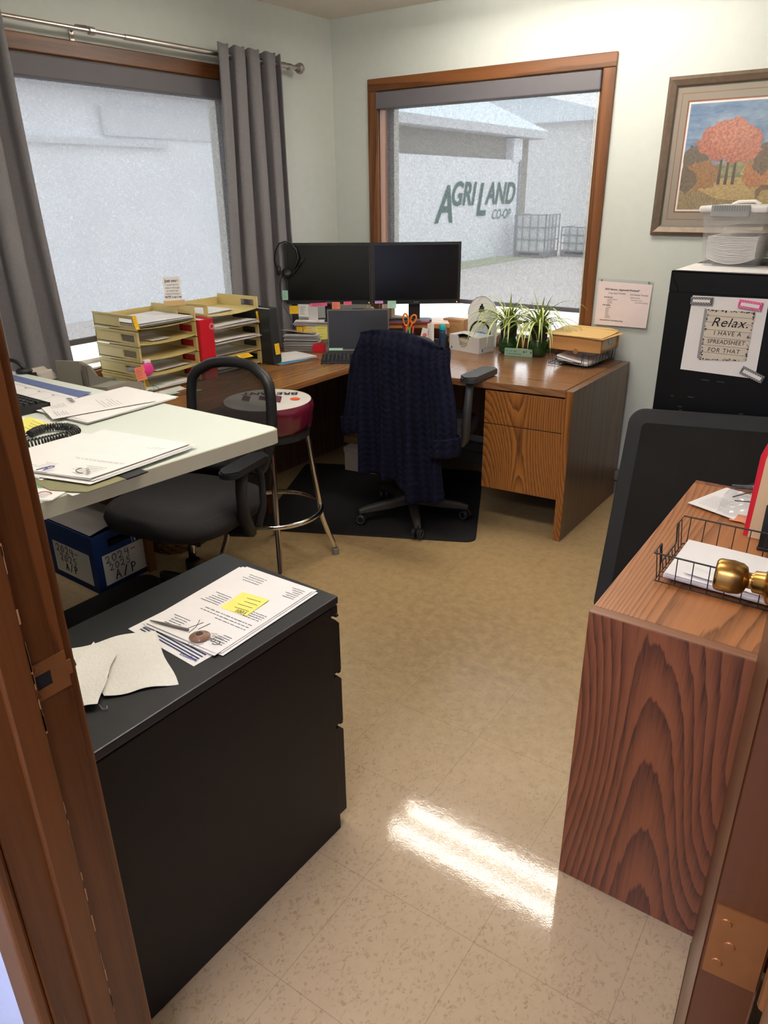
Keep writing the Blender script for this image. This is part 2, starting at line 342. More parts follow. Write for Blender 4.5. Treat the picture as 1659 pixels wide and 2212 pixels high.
STROKES = {'2': [[(.05, .75), (.2, .98), (.5, 1), (.7, .8), (.6, .5), (.25, .12), (.1, .1), (.2, .22), (.5, .05), (.85, .08)]],
 '0': [[(.45, 1), (.15, .75), (.1, .35), (.35, .02), (.7, .2), (.8, .65), (.6, .95), (.4, 1)]],
 '4': [[(.2, 1), (.12, .5), (.85, .5)], [(.7, 1), (.68, 0)]],
 '5': [[(.85, 1), (.3, .95), (.22, .58), (.6, .6), (.8, .3), (.5, .02), (.1, .1)]],
 '-': [[(.1, .55), (.9, .6)]], 'A': [[(.05, 0), (.45, 1), (.8, 0)], [(.2, .4), (.68, .42)]], '/': [[(.15, -.05), (.65, 1.05)]],
 'P': [[(.2, 0), (.22, 1)], [(.1, .98), (.6, 1), (.8, .75), (.55, .5), (.22, .5)]], '1': [[(.4, 1), (.4, 0)]], '7': [[(.1, 1), (.8, 1), (.4, 0)]]}
def handwriting(mb, s, pos, xd, yd, h, r, adv=.85):
    x = Vector(xd).normalized(); y = Vector(yd).normalized(); p = Vector(pos)
    for ch in s:
        for st in STROKES.get(ch, []):
            mb.tube([p+x*(a*h*.8)+y*(b*h) for a, b in st], r, 5)
        p = p+x*h*adv
def scribble(mb, o, xd, yd, w, h, rows, th=.0012, seed=0, zoff=.0006, nrm=None, fill=.8):
    """rows of short printed dashes laid on a sheet"""
    rnd = random.Random(seed); x = Vector(xd).normalized(); y = Vector(yd).normalized(); n = Vector(nrm) if nrm else x.cross(y)
    for k in range(rows):
        a = rnd.uniform(0, .05); yy = h*(k+.5)/rows; end = rnd.uniform(.45, 1)*fill
        while a < end:
            l = rnd.uniform(.02, .07); q = Vector(o)+x*(w*a)+y*yy+n*zoff
            e = x*(w*min(l, 1-a)); t = y*th
            mb.quad(q, q+e, q+e+t, q+t); a += l+rnd.uniform(.008, .02)
def rrect(cx, cy, w, h, r, ang=0, n=5):
    out = []
    for sx, sy, a0 in ((1, 1, 0), (-1, 1, 90), (-1, -1, 180), (1, -1, 270)):
        for k in range(n+1):
            a = math.radians(a0+90*k/n); px = sx*(w/2-r)+r*math.cos(a); py = sy*(h/2-r)+r*math.sin(a)
            out.append((cx+px*math.cos(ang)-py*math.sin(ang), cy+px*math.sin(ang)+py*math.cos(ang)))
    return out
def frame3(p, xd, yd):
    x = Vector(xd).normalized(); y = Vector(yd); y = (y-x*y.dot(x)).normalized(); z = x.cross(y); p = Vector(p)
    return Matrix(((x.x, y.x, z.x, p.x), (x.y, y.y, z.y, p.y), (x.z, y.z, z.z, p.z), (0, 0, 0, 1)))
def note(label, p, xd, yd, w, h, mat, rows=3, seed=0, group='sticky notes', name='sticky_note', curl=.004, ink=None):
    """a paper slip: p = top-left corner, xd to the right, yd downwards"""
    x = Vector(xd).normalized(); y = Vector(yd).normalized(); n = -x.cross(y); p = Vector(p)
    mb = MB(); mb.sheet(lambda u, v: p+x*(w*u)+y*(h*v)+n*(curl*v*v), 2, 5)
    o = mb.build(name, mat, loc=p, solid=.0004); tag(o, label, 'note', group)
    m2 = MB(); scribble(m2, p+x*w*.1+y*h*.12+n*(.0008), x, y, w*.85, h*.75, rows, th=.0016 if w > .05 else .001, seed=seed, zoff=0, nrm=n)
    for v in m2.b.verts:
        k = (v.co-p).dot(y)/h; v.co += n*curl*k*k
    m2.build('handwritten_lettering', ink or INK, o); return o
def paper(label, c00, c10, c11, c01, z, mat=None, n=1, lines=None, name='paper_sheet', cat='paper', group=None, seed=0, wav=.002, step=.0008, jit=.006, lift=None):
    """sheet or fanned stack; corners counter-clockwise from 'bottom-left as read'"""
    rnd = random.Random(seed); mb = MB(); C = [Vector((a[0], a[1], z)) for a in (c00, c10, c11, c01)]
    for k in range(n):
        j = Vector((rnd.uniform(-jit, jit), rnd.uniform(-jit, jit), 0)) if k < n-1 else Vector((0, 0, 0)); zz = k*step
        ph = rnd.uniform(0, 6)
        def fn(u, v):
            q = C[0]*(1-u)*(1-v)+C[1]*u*(1-v)+C[2]*u*v+C[3]*(1-u)*v
            e = wav*(.5+.5*math.sin(3*u+2*v+ph)) if k == n-1 or n < 4 else 0
            if lift: e += lift(u, v)
            return q+j+Vector((0, 0, zz+e))
        mb.sheet(fn, 8, 8)
    o = mb.build(name, mat or WHITE, loc=(C[0]+C[2])/2, solid=.0005); tag(o, label, cat, group)
    if lines:
        m2 = MB(); x = (C[1]-C[0]); y = (C[3]-C[0]); top = (n-1)*step
        for (u0, v0, w, h, rows, th) in lines:
            scribble(m2, C[0]+x*u0+y*v0, x, y, x.length*w, y.length*h, rows, th=th, seed=seed+rows+int(u0*100), zoff=0)
        org = C[0]
        X = x/x.length_squared; Y = y/y.length_squared
        for v in m2.b.verts:
            d = v.co-org; u_, v_ = d.dot(X), d.dot(Y)
            ee = wav*(.5+.5*math.sin(3*u_+2*v_+ph)) if True else 0
            if lift: ee += lift(u_, v_)
            v.co.z = z+top+ee+.0008
        m2.build('printed_text', INK, o)
    return o

# ================================================================== THE ROOM
H = 2.442; RW = 3.30; FY0, FY1 = -3.405, -3.54          # room face / hall face of the door wall
struct(MB().box(-.2, 4.6, -6.0, .2, -.06, 0).build('floor', floor_mat()))
struct(MB().box(-.2, 4.6, -6.0, .2, H, H+.06).build('ceiling', CEILM))
def wall(name, mat, boxes):
    mb = MB()
    for b in boxes: mb.box(*b)
    return struct(mb.build(name, mat))
LW0, LW1, WZ0, WZ1 = -2.66, -.80, .80, 2.065
wall('wall_left', WALLM, [(-.2, 0, -3.54, LW0, 0, H), (-.2, 0, LW1, .2, 0, H), (-.2, 0, LW0, LW1, 0, WZ0), (-.2, 0, LW0, LW1, WZ1, H)])
BW0, BW1 = .325, 1.632
wall('wall_back', WALLM, [(-.2, BW0, 0, .2, 0, H), (BW1, 3.5, 0, .2, 0, H), (BW0, BW1, 0, .2, 0, WZ0), (BW0, BW1, 0, .2, WZ1, H)])
wall('wall_right', WALLM, [(RW, RW+.2, -3.54, 0, 0, H)])
DX0, DX1, DZ = 2.225, 3.125, 2.05
wall('wall_front', WALLM, [(-.2, DX0, FY1, FY0, 0, H), (DX1, 4.6, FY1, FY0, 0, H), (DX0, DX1, FY1, FY0, DZ, H)])
wall('wall_hall_left', HALLM, [(1.45, 1.6, -6, FY1, 0, H)])
wall('wall_hall_right', HALLM, [(4.4, 4.6, -6, FY1, 0, H)])
wall('wall_hall_back', HALLM, [(1.6, 4.4, -6.0, -5.3, 0, H)])
wall('wall_hall_face', HALLM, [(1.6, 2.165, FY1-.006, FY1, 0, H), (3.19, 4.4, FY1-.006, FY1, 0, H), (2.165, 3.19, FY1-.006, FY1, DZ+.06, H)])
# door frame: jamb, stop and casings on both faces
tr = struct(MB().box(DX0, 2.245, FY1-.002, FY0, 0, DZ).box(3.105, DX1, FY1-.002, FY0, 0, DZ).box(2.245, 3.105, FY1-.002, FY0, DZ-.02, DZ).build('trim_1', JAMB))
MB().box(2.245, 2.257, -3.497, -3.458, 0, DZ-.02, .003).build('door_stop', JAMB, tr)
MB().box(2.165, 2.236, FY0, FY0+.017, 0, DZ+.055, .004).build('room_casing', JAMB, tr)
MB().box(2.165, 2.236, FY1-.022, FY1-.002, 0, DZ+.055, .005).build('hall_casing', JAMB, tr)
MB().box(3.114, 3.19, FY1-.022, FY1-.002, 0, DZ+.055, .005).build('hall_casing', JAMB, tr)
sk = MB(); zc, yc = .953, -3.436
pl = [(-3.457, .927), (-3.410, .927), (-3.410, .979), (-3.457, .979)]
sk.box(2.2452, 2.2472, -3.457, -3.406, .964, .981).box(2.2452, 2.2472, -3.457, -3.406, .925, .942).box(2.2452, 2.2472, -3.457, -3.452, .942, .964).box(2.2452, 2.2472, -3.430, -3.400, .942, .964)
st = sk.build('strike_plate', BRASSD, tr); st['label'] = 'brass strike plate'
MB().box(2.2446, 2.2456, -3.452, -3.430, .942, .964).build('latch_hole', INKD, st)
for z in (.9725, .9335): MB().lathe([(0, .0012), (.004, .001), (.0045, 0)], (2.2472, -3.447, z), 12, Matrix.Rotation(math.pi/2, 4, 'Y').to_3x3()).build('screw', BRASSD, st)
ch = MB()                                                     # scuffed bare wood along the stop edge
for k in range(26):
    z = .25+random.random()*1.1; l = random.uniform(.01, .05); ch.box(2.2568, 2.2572, -3.4592, -3.4576+random.uniform(-.001, .0006), z, z+l)
ch.build('scuff_marks', M('bare_scuffed_wood', (168, 122, 78), .8), tr)
# windows
def window(name, axis, a0, a1, OM, IM):
    """axis 'x': back wall window; 'y': left wall window"""
    tw, dp = .062, .017
    def B(mb, p0, p1, d0, d1, z0, z1, bev=0):
        if axis == 'x': mb.box(p0, p1, d0, d1, z0, z1, bev)
        else: mb.box(-d1, -d0, p0, p1, z0, z1, bev)
        return mb
    root = MB(); B(root, a0-tw, a1+tw, -dp, 0, WZ1, WZ1+tw, .004)
    o = struct(root.build(name, IM))
    B(B(MB(), a0-tw, a0, -dp, 0, WZ0-.06, WZ1, .004), a1, a1+tw, -dp, 0, WZ0-.06, WZ1, .004).build('side_casing', OM, o)
    B(MB(), a0, a1, -dp, 0, WZ0-.066, WZ0-.004, .004).build('apron', IM, o)
    B(B(MB(), a0, a0+.012, 0, .1, WZ0, WZ1), a1-.012, a1, 0, .1, WZ0, WZ1).build('reveal', OM, o)
    B(MB(), a0, a1, 0, .1, WZ1-.012, WZ1).build('head_reveal', IM, o)
    B(MB(), a0, a1, 0, .1, WZ0-.004, WZ0+.008).build('window_sill', VINYLW, o)
    fr = MB(); f = .04; y0, y1 = .1, .15
    for q in ((a0, a0+f, WZ0, WZ1), (a1-f, a1, WZ0, WZ1), (a0+f, a1-f, WZ0, WZ0+f*.7), (a0+f, a1-f, WZ1-f, WZ1)): B(fr, q[0], q[1], y0, y1, q[2], q[3])
    fr.build('window_frame', VINYLW, o)
    B(MB(), a0+f, a1-f, .122, .126, WZ0+f*.7, WZ1-f).build('window_pane', WINGLASS, o)
    return o
window('window_1', 'x', BW0, BW1, OAKD, OAKX)
window('window_2', 'y', LW0, LW1, OAKD, OAKY)
# roller shades
rs = thing('roller_shade', 'grey solar roller shade over the window facing the lettered building', 'window shade', (.98, .03, 1.5))
MB().box(.327, 1.628, -.028, .06, 1.975, 2.058, .006).build('cassette', GREYSH, rs)
MB().sheet(lambda u, v: (.362+u*1.262, .034, .95+v*1.04), 4, 4).build('shade_fabric', SHADE, rs)
MB().box(.362, 1.624, .028, .042, .944, .967, .002).build('hem_bar', GREYSH, rs)
MB().tube([(1.618, -.008, 2.0), (1.622, -.008, 1.4), (1.628, -.008, .83)], .0022, 6).tube([(1.606, -.004, 2.0), (1.612, -.004, 1.4), (1.627, -.006, .832)], .0018, 6).build('bead_chain', VINYLW, rs)
rs = thing('roller_shade', 'grey solar roller shade between the two grey curtain panels', 'window shade', (-.03, -1.7, 1.5))
MB().box(-.06, .012, LW0+.01, LW1-.01, 1.978, 2.06, .006).build('cassette', GREYSH, rs)
MB().sheet(lambda u, v: (-.032, LW0+.02+u*(LW1-LW0-.04), .92+v*1.07), 4, 4).build('shade_fabric', SHADE, rs)
MB().box(-.04, -.025, LW0+.02, LW1-.02, .917, .943, .002).build('hem_bar', GREYSH, rs)
# curtain rod and the two panels
rod = thing('curtain_rod', 'brushed nickel curtain rod with round end knob above the left window', 'curtain rod', (.09, -1.7, 2.157))
MB().tube([(.09, -3.1, 2.157), (.09, -1.50, 2.157)], .0085, 12).build('thin_tube', NICKEL, rod)
MB().tube([(.09, -1.50, 2.157), (.09, -.405, 2.157)], .0112, 12).build('outer_tube', NICKEL, rod)
MB().lathe([(0, -.012), (.016, -.012), (.016, 0), (.022, .002), (.027, .014), (.027, .024), (.02, .036), (.01, .042), (0, .043)], (.09, -.405, 2.157), 20, Matrix.Rotation(-math.pi/2, 4, 'X').to_3x3()).build('finial', NICKEL, rod)
for yb in (-1.66, -.47, -2.95):
    b = MB(); b.box(.002, .007, yb-.045, yb-.025, 2.10, 2.175, .001)
    b.tube([(.007, yb-.035, 2.16), (.035, yb-.03, 2.178), (.075, yb-.01, 2.172), (.09, yb, 2.157)], .005, 6)
    b.tube([(.09, yb-.012, 2.157), (.09, yb+.012, 2.157)], .0155, 12); b.build('bracket', NICKEL, rod)
def curtain(label, y0, y1, f0, f1, waves, ph):
    def fn(u, v):
        z = 2.197-v*1.63
        a = u*waves*6.2832+ph; t = min(1, v*5)
        amp = .043*(1-.3*v)
        x = .092+amp*math.copysign(abs(math.sin(a))**.75, math.sin(a))+.005*math.sin(a*2.3+3*v)
        if v < .012: x = .092+amp*math.copysign(abs(math.sin(a))**.75, math.sin(a))
        yy = y0+(y1-y0)*u-.016*math.sin(2*a)+(f0*(1-u)+f1*u)*v+.006*math.sin(5*v+9*u)
        return (x, yy, z+(.004*math.sin(3*a) if v == 0 else 0))
    root = thing('curtain', label, 'curtain', (.09, (y0+y1)/2, .57))
    MB().sheet(fn, int(waves*22), 26).build('panel', CURT, root, smooth=True, solid=.003)
    for k in range(int(waves*2)):
        u = (k+.5)/(waves*2); yy = y0+(y1-y0)*u
        if k % 2 == 0:
            MB().tube([(.09+.021*math.cos(t*.5236), yy+.003, 2.157+.021*math.sin(t*.5236)) for t in range(12)], .0045, 6, closed=True).build('grommet', NICKEL, root, smooth=True)
    return root
curtain('grey grommet curtain panel beside the corner, behind the monitors', -.985, -.555, -.05, .05, 4, .6)
curtain('grey grommet curtain panel behind the calendar pad, at the picture edge', -2.98, -2.055, 0, .06, 6, 1.2)
# heater strip seen under the desk
struct(MB().box(0.0, 3.3, -.035, 0, 0, .075, .004).box(0.0, 3.3, -.05, 0, .085, .135, .004).build('baseboard_back', M('baseboard_heater_grey', (122, 116, 110), .5)))
struct(MB().box(0, .014, FY0, -.05, 0, .09, .003).build('baseboard_left', BLACKM))
# ceiling light
def fixture(label, x0, x1, y, strength):
    cl = thing('ceiling_light', label, 'ceiling light', ((x0+x1)/2, y, H))
    MB().box(x0-.02, x1+.02, y-.15, y+.15, H-.045, H, .01).build('housing', VINYLW, cl)
    tm = M('fluorescent_tube_%d' % strength, (255, 249, 240), .5, emit=strength)
    for yy in (y-.10, y+.10): MB().tube([(x0, yy, H-.07), (x1, yy, H-.07)], .019, 12).build('tube', tm, cl)
    for x in (x0-.01, x1+.01): MB().box(x-.012, x+.012, y-.14, y+.14, H-.09, H-.045, .004).build('lamp_holder', VINYLW, cl)
fixture('long two tube fluorescent light on the ceiling nearer the windows', .97, 2.19, -.72, TUBE)
fixture('long two tube fluorescent light on the ceiling nearer the door', 1.25, 2.45, -2.5, TUBE2)
hl = thing('ceiling_light', 'flat panel light on the hallway ceiling behind the doorway', 'ceiling light', (2.7, -4.5, H))
MB().box(2.1, 3.3, -4.8, -4.2, H-.03, H, .005).build('housing', VINYLW, hl)
MB().box(2.13, 3.27, -4.77, -4.23, H-.034, H-.03).build('diffuser', M('hall_diffuser', (246, 240, 255), .5, emit=HALL), hl)

# ================================================================== OUTSIDE
struct(MB().box(-60, 60, -30, 90, -.56, -.5).build('ground', M('gravel', (205, 196, 190), .95, noise=.12, nscale=.6)))
eb = thing('building', 'long white metal storage building lettered in green outside the windows', 'building', (-9.2, 8, -.5))
WM = M('white_siding', (234, 236, 240), .7, noise=.12, nscale=1.1)
MB().box(-9.6, -9.05, -14, 21.2, -.5, 2.5).build('siding', WM, eb)
MB().box(-9.6, -9.1, -14, 11, 2.5, 3.2).build('upper_siding', WM, eb)
MB().box(-9.7, -9.3, 11, 22.3, 2.5, 3.18).box(-9.6, -9.3, 21.2, 22.3, -.5, 2.5).build('shaded_open_bay', M('soffit_shadow_tan', (150, 144, 132), .8), eb)  # recessed band; the shadow under the eave is put into its beige-grey colour
MB().box(-9.6, -9.02, 20.6, 21.25, 2.45, 3.15).build('white_block', WM, eb)
MB().box(-9.7, -8.7, -14, 22.6, 3.18, 3.42).build('eave', M('pale_fascia', (206, 208, 212), .6), eb)
MB().prism([(-8.7, 3.42), (-15, 6.2), (-15, 3.42)], -22.6, 14, mat=Matrix(((1, 0, 0), (0, 0, -1), (0, 1, 0)))).build('roof', M('pale_blue_roof', (232, 244, 252), .6), eb)
MB().box(-9.05, -9.0, 21.1, 21.2, -.5, 2.5).build('corner_post', M('corner_grey', (150, 152, 156), .7), eb)
MB().box(-9.05, -8.95, 1.5, 6.2, 2.34, 2.44).build('door_track', M('track_grey', (214, 216, 220), .7), eb)
MB().box(-9.1, -9.0, 4.9, 8.6, 2.5, 2.95).build('door_hood', M('track_grey', (196, 198, 200), .7), eb)
GRN = M('sign_green', (24, 84, 62), .7)
text('A', 1.45, (-9.02, 15.75, .72), (0, 1, 0), (0, 0, 1), GRN, eb, 'sign_lettering', shear=.28, bold=.02)
text('GRI', .92, (-9.02, 16.60, 1.18), (0, 1, 0), (0, 0, 1), GRN, eb, 'sign_lettering', shear=.28, bold=.02)
text('L', 1.35, (-9.02, 18.15, .86), (0, 1, 0), (0, 0, 1), GRN, eb, 'sign_lettering', shear=.28, bold=.02)
text('AND', .92, (-9.02, 18.80, 1.18), (0, 1, 0), (0, 0, 1), GRN, eb, 'sign_lettering', shear=.28, bold=.02)
text('CO-OP', .42, (-9.02, 19.25, .72), (0, 1, 0), (0, 0, 1), GRN, eb, 'sign_lettering', shear=.28)
fb = thing('building', 'pale far building with a sloping roof outside, beyond the corner of the lettered building', 'building', (-12, 38, -.5))
MB().box(-21, -9.8, 34, 44, -.5, 4.6).build('siding', M('far_white_siding', (222, 222, 222), .7), fb)
MB().prism([(-9.4, 4.6), (-21.5, 4.6), (-21.5, 7.6)], -44.5, -33.5, mat=Matrix(((1, 0, 0), (0, 0, -1), (0, 1, 0)))).build('roof', M('far_roof', (226, 236, 244), .6), fb)
hb = MB()
for k in range(5): hb.box(-9.8, -9.6, 36.5, 37.6, .2+k*.95, .65+k*.95)
hb.build('vents', M('vent_dark', (120, 122, 124), .7), fb)
for i, (x, y, lab) in enumerate(((-8.0, 20.6, 'white caged liquid tote outside, nearest the lettered building'), (-6.75, 21.6, 'low caged pallet of jugs outside on the gravel, right of the white tote'))):
    t = thing('caged_tote', lab, 'tote', (x, y, -.5))
    h = 1.15 if i == 0 else .75
    MB().box(x-.5, x+.5, y-.5, y+.5, -.34, -.34+h, .06).build('tank', M('tote_white', (215, 216, 216), .6), t)
    MB().box(x-.55, x+.55, y-.55, y+.55, -.5, -.42).box(x-.55, x-.4, y-.55, y+.55, -.42, -.34).box(x+.4, x+.55, y-.55, y+.55, -.42, -.34).build('pallet', M('pallet_grey', (128, 122, 118), .8), t)
    c = MB()
    for k in range(5):
        c.tube([(x-.55+.275*k, y-.55, -.34), (x-.55+.275*k, y-.55, -.3+h)], .02, 5); c.tube([(x+.55, y-.55+.275*k, -.34), (x+.55, y-.55+.275*k, -.3+h)], .02, 5)
    for k in range(4):
        zz = -.32+h*k/3; c.tube([(x-.55, y+.55, zz), (x-.55, y-.55, zz), (x+.55, y-.55, zz), (x+.55, y+.55, zz)], .02, 5)
    c.build('cage', M('cage_steel', (140, 142, 144), .5), t)
tag(MB().box(-9.0, -7.9, 13.5, 19.9, -.5, -.47).build('grass', M('dry_grass', (168, 172, 140), .95, noise=.2, nscale=2), loc=(-8.3, 8, -.5)), 'strip of dry grass along the foot of the lettered wall', 'grass', kind='stuff')

# ================================================================== DESKS
DZT = .731
dk = thing('desk', 'walnut laminate office desk under the far window with two drawers', 'desk', (1.4, -.4, 0))
MB().prism([(.12, -.022), (.12, -.893), (.79, -.893), (1.888, -.775), (1.888, -.022)], .7, DZT, .003).build('desktop', DESKX, dk)
sp_ = MB(); sp_.box(1.8895, 1.925, -.777, -.022, 0, DZT-.0015, .002); sp_.build('side_panel', DESKZ, dk)
MB().box(1.8895, 1.925, -.7785, -.7765, .004, DZT-.003).build('panel_edge', OAKF, dk)
MB().prism([(1.51, -.06), (1.51, -.765), (1.887, -.74), (1.887, -.06)], .2, .69).build('pedestal', BLACKM, dk)
rot = math.atan2(.035, .38)
def front(z0, z1, nm):
    mm = Matrix.Translation((1.507, -.806, 0)) @ Matrix.Rotation(rot, 4, 'Z')
    return MB().box(0, .381, 0, .02, z0, z1, .002, mat=mm).build(nm, OAKF, dk)
front(.532, .690, 'drawer'); front(.205, .528, 'drawer')
MB().box(.5, 1.505, -.13, -.11, .22, .7).build('modesty_panel', DESKZ, dk)
MB().box(.125, .16, -.85, -.06, 0, .7).build('side_panel', DESKZ, dk)
dr = thing('desk', 'walnut laminate desk return along the left window under the tan letter trays', 'desk', (.45, -1.5, 0))
MB().box(.15, .79, -2.25, -.895, .7, DZT, .003).build('desktop', DESKY, dr)
for y in (-1.33, -2.09): MB().box(.16, .55, y, y+.035, 0, .7, .002).build('side_panel', OAKD, dr)
MB().box(.15, .17, -2.055, -.9, .1, .7).build('back_panel', DESKZ, dr)
# things under the desk
fm = tag(MB().prism(rrect(.895, -.815, 1.09, .98, .05, math.radians(26.2)), 0, .008, .003).build('floor_mat', RUBBER, loc=(.895, -.815, 0)), 'black rubber floor mat under the chair with the navy cardigan', 'floor mat')
ct = thing('storage_box', 'dusty off-white carton on the floor under the desk corner', 'box', (.47, -.42, 0))
mm = Matrix.Translation((.468, -.586, .009)) @ Matrix.Rotation(.18, 4, 'Z')
MB().box(0, .34, 0, .36, 0, .125, .003, mat=mm).build('carton', M('offwhite_carton', (176, 166, 150), .9, noise=.15, nscale=14), ct)
MB().box(-.004, .344, -.004, .364, .118, .146, .003, mat=mm).build('lid', M('offwhite_carton_lid', (166, 156, 140), .9, noise=.15, nscale=14), ct)
for k, (z0, z1, lab) in enumerate(((.156, .197, 'flat brown box lying directly on the off-white carton'), (.198, .232, 'flat brown box in the middle of the pile under the desk'), (.233, .262, 'dark flat box on top of the pile under the desk'))):
    m3 = Matrix.Translation((.415-.02*k, -.52+.03*k, 0)) @ Matrix.Rotation(.12+.1*k, 4, 'Z')
    tag(MB().box(0, .3, 0, .3, z0, z1, .002, mat=m3).build('flat_box', M('flat_box_brown%d' % k, ((120, 92, 60), (112, 84, 54), (70, 54, 44))[k], .8), loc=(.5, -.4, z0)), lab, 'box', 'flat boxes under the desk')
wb = thing('waste_bin', 'black plastic waste bin on the floor under the desk return by the stool', 'waste bin', (.50, -1.53, 0))
wv = MB(); R0 = rrect(.52, -1.49, .22, .17, .05); R1 = rrect(.52, -1.49, .29, .24, .05); R2 = rrect(.52, -1.49, .275, .225, .05); R3 = rrect(.52, -1.49, .205, .155, .05)
L_ = [[wv.b.verts.new((x, y, z)) for x, y in R] for R, z in ((R0, .0), (R1, .36), (R2, .36), (R3, .01))]
wv.b.faces.new(L_[0][::-1]); wv.b.faces.new(L_[3])
for A, B in zip(L_, L_[1:]):
    for i in range(len(A)): wv.b.faces.new((A[i], A[(i+1) % len(A)], B[(i+1) % len(A)], B[i]))
wv.build('bin_body', M('bin_black', (30, 29, 30), .55), wb)
MB().tube([(x, y, .362) for x, y in rrect(.52, -1.49, .292, .242, .05)], .006, 6, closed=True).build('rim', BLACKM, wb)
bk = thing('wicker_basket', 'brown wicker basket under the desk return behind the mesh chair', 'basket', (.40, -1.85, 0))
wk = MB()
for k in range(9):
    z = .012+k*.018; r = .10+.02*math.sin(k/8*1.5)
    wk.tube([(.42+(r+.006*math.cos(a*14+k*3.14))*math.cos(a), -1.84+(r+.006*math.cos(a*14+k*3.14))*math.sin(a), z) for a in [6.2832*i/56 for i in range(56)]], .0095, 5, closed=True)
wk.build('weave', M('wicker', (112, 82, 50), .8, noise=.3, nscale=60), bk)
MB().lathe([(0, .004), (.1, .004)], (.42, -1.84, 0), 20).build('basket_bottom', M('wicker', (112, 82, 50)), bk)
tag(MB().box(.37, .47, -1.88, -1.83, .012, .20, .01).build('green_packet', M('green_packet', (84, 120, 66), .5, noise=.3, nscale=50), loc=(.42, -1.85, .01)), 'green packet standing in the wicker basket', 'packet')

# ================================================================== WHITE TABLE
TT = .970
tb = thing('table', 'pale green-white laminate table with a rounded corner beside the file cabinet', 'table', (1.0, -2.85, 0))
A_ = Vector((1.768, -2.461)); ux = Vector((-.9985, -.012)); uy = Vector((-.085, -.9964))
def tp(a, b): q = A_+ux*a+uy*b; return (q.x, q.y)
def rpoly(P, r, n=5):
    out = []; m = len(P)
    for i in range(m):
        p = Vector(P[i]); a = (Vector(P[i-1])-p).normalized(); c = (Vector(P[(i+1) % m])-p).normalized()
        for k in range(n+1):
            t = k/n; out.append(tuple(p+a*r*(1-t)**2+c*r*t**2))
    return out
TP = [tp(0, 0), tp(1.56, 0), tp(1.56, .77), tp(0, .77)]
TPi = [tp(.004, .004), tp(1.556, .004), tp(1.556, .766), tp(.004, .766)]
MB().prism(rpoly(TP, .03), TT-.038, TT-.0008, .002).build('table_edge', TABLEE, tb)
MB().prism(rpoly(TPi, .03), TT-.004, TT).build('table_top', TABLEM, tb)
for x, y in ((1.585, -3.155), (.34, -2.62), (.34, -3.1)): MB().tube([(x, y, .006), (x, y, TT-.038)], .019, 10).build('leg', BLACK, tb)
# mat below it
tag(MB().prism(rrect(1.0, -2.60, .92, .98, .05), 0, .008, .003).build('floor_mat', RUBBER, loc=(1, -2.6, 0)), 'black rubber floor mat under the pale table beside the blue box', 'floor mat')
# blue archive box
bb = thing('archive_box', 'blue cardboard file box with handwritten white labels under the table', 'box', (.4, -2.2, 0))
B0 = Vector((.539, -2.338, 0)); e1 = Vector((-.012, .249, 0)).normalized(); e2 = Vector((-.341, .006, 0)).normalized()
BWd, BD, BH = .262, .345, .262
bm_ = Matrix(((e1.x, -e2.x, 0, B0.x), (e1.y, -e2.y, 0, B0.y), (0, 0, 1, 0), (0, 0, 0, 1)))
bx = MB(); bx.box(0, BWd, -BD, 0, 0, .03, mat=bm_)
e1 = Vector((bm_[0][0], bm_[1][0], 0)); fN = Vector((-bm_[0][1], -bm_[1][1], 0)); fN = Vector((bm_[0][1], bm_[1][1], 0))
def bp_(a, b, z): return B0+e1*a-fN*b+Vector((0, 0, z))
bx.box(0, BWd, -.006, 0, 0, .19, mat=bm_).box(0, .075, -.006, 0, .19, .228, mat=bm_).box(.187, BWd, -.006, 0, .19, .228, mat=bm_).box(0, BWd, -.006, 0, .228, BH, mat=bm_)
bx.box(0, BWd, -BD, -BD+.006, 0, BH, mat=bm_).box(0, .006, -BD+.006, -.006, 0, BH, mat=bm_).box(BWd-.006, BWd, -BD+.006, -.006, 0, BH, mat=bm_)
bx.build('box_body', BLUE, bb)
MB().box(.006, BWd-.006, -BD+.006, -.012, .1, .15, mat=bm_).build('box_inside', INKD, bb)
lidm = MB(); lidm.sheet(lambda u, v: bp_(.01+u*(BWd-.02), .02+v*(BD-.03), BH+.002+.012*math.sin(3*u)*(1-v)), 6, 6); lidm.build('top_flap', M('flap_grey', (168, 164, 160), .8), bb, solid=.002)
ou = fN*.0012
def lab(a0, a1, z0, z1, side=False):
    m = MB()
    if side: P = [B0-fN*q+e1*(-.0012)+Vector((0, 0, z)) for q, z in ((a0, z0), (a1, z0), (a1, z1), (a0, z1))]
    else: P = [B0+e1*q+ou+Vector((0, 0, z)) for q, z in ((a0, z0), (a1, z0), (a1, z1), (a0, z1))]
    m.quad(*P); return m.build('paper_label', WHITE, bb)
lab(.035, .252, .025, .165); lab(.035, .31, .03, .175, True)
hw = MB(); Z = Vector((0, 0, 1))
def hb_(s, a, z, h, r=.0014): handwriting(hw, s, B0+e1*a+fN*.002+Z*z, e1, Z, h, r, .95)
hb_('2024-', .048, .122, .034); hb_('2025', .062, .085, .03); hb_('A/P', .085, .036, .042, .0024); hw.build('handwritten_lettering', INKD, bb); hw = MB()
def hs_(s, a, z, h, r=.0014): handwriting(hw, s, B0-fN*a-e1*.002+Z*z, fN, Z, h, r, .95)
hs_('2024-', .285, .13, .036); hs_('2025', .265, .09, .034); hs_('A/P', .235, .05, .034, .002)
hw.build('handwritten_lettering', INKD, bb)
ar = MB()
for a in (.205, .228): ar.box(a, a+.007, .0006, .0016, .17, .205, mat=bm_); ar.prism([(a-.005, .205), (a+.012, .205), (a+.0035, .22)], -.0016, -.0006, mat=bm_ @ Matrix(((1, 0, 0, 0), (0, 0, -1, 0), (0, 1, 0, 0), (0, 0, 0, 1))))
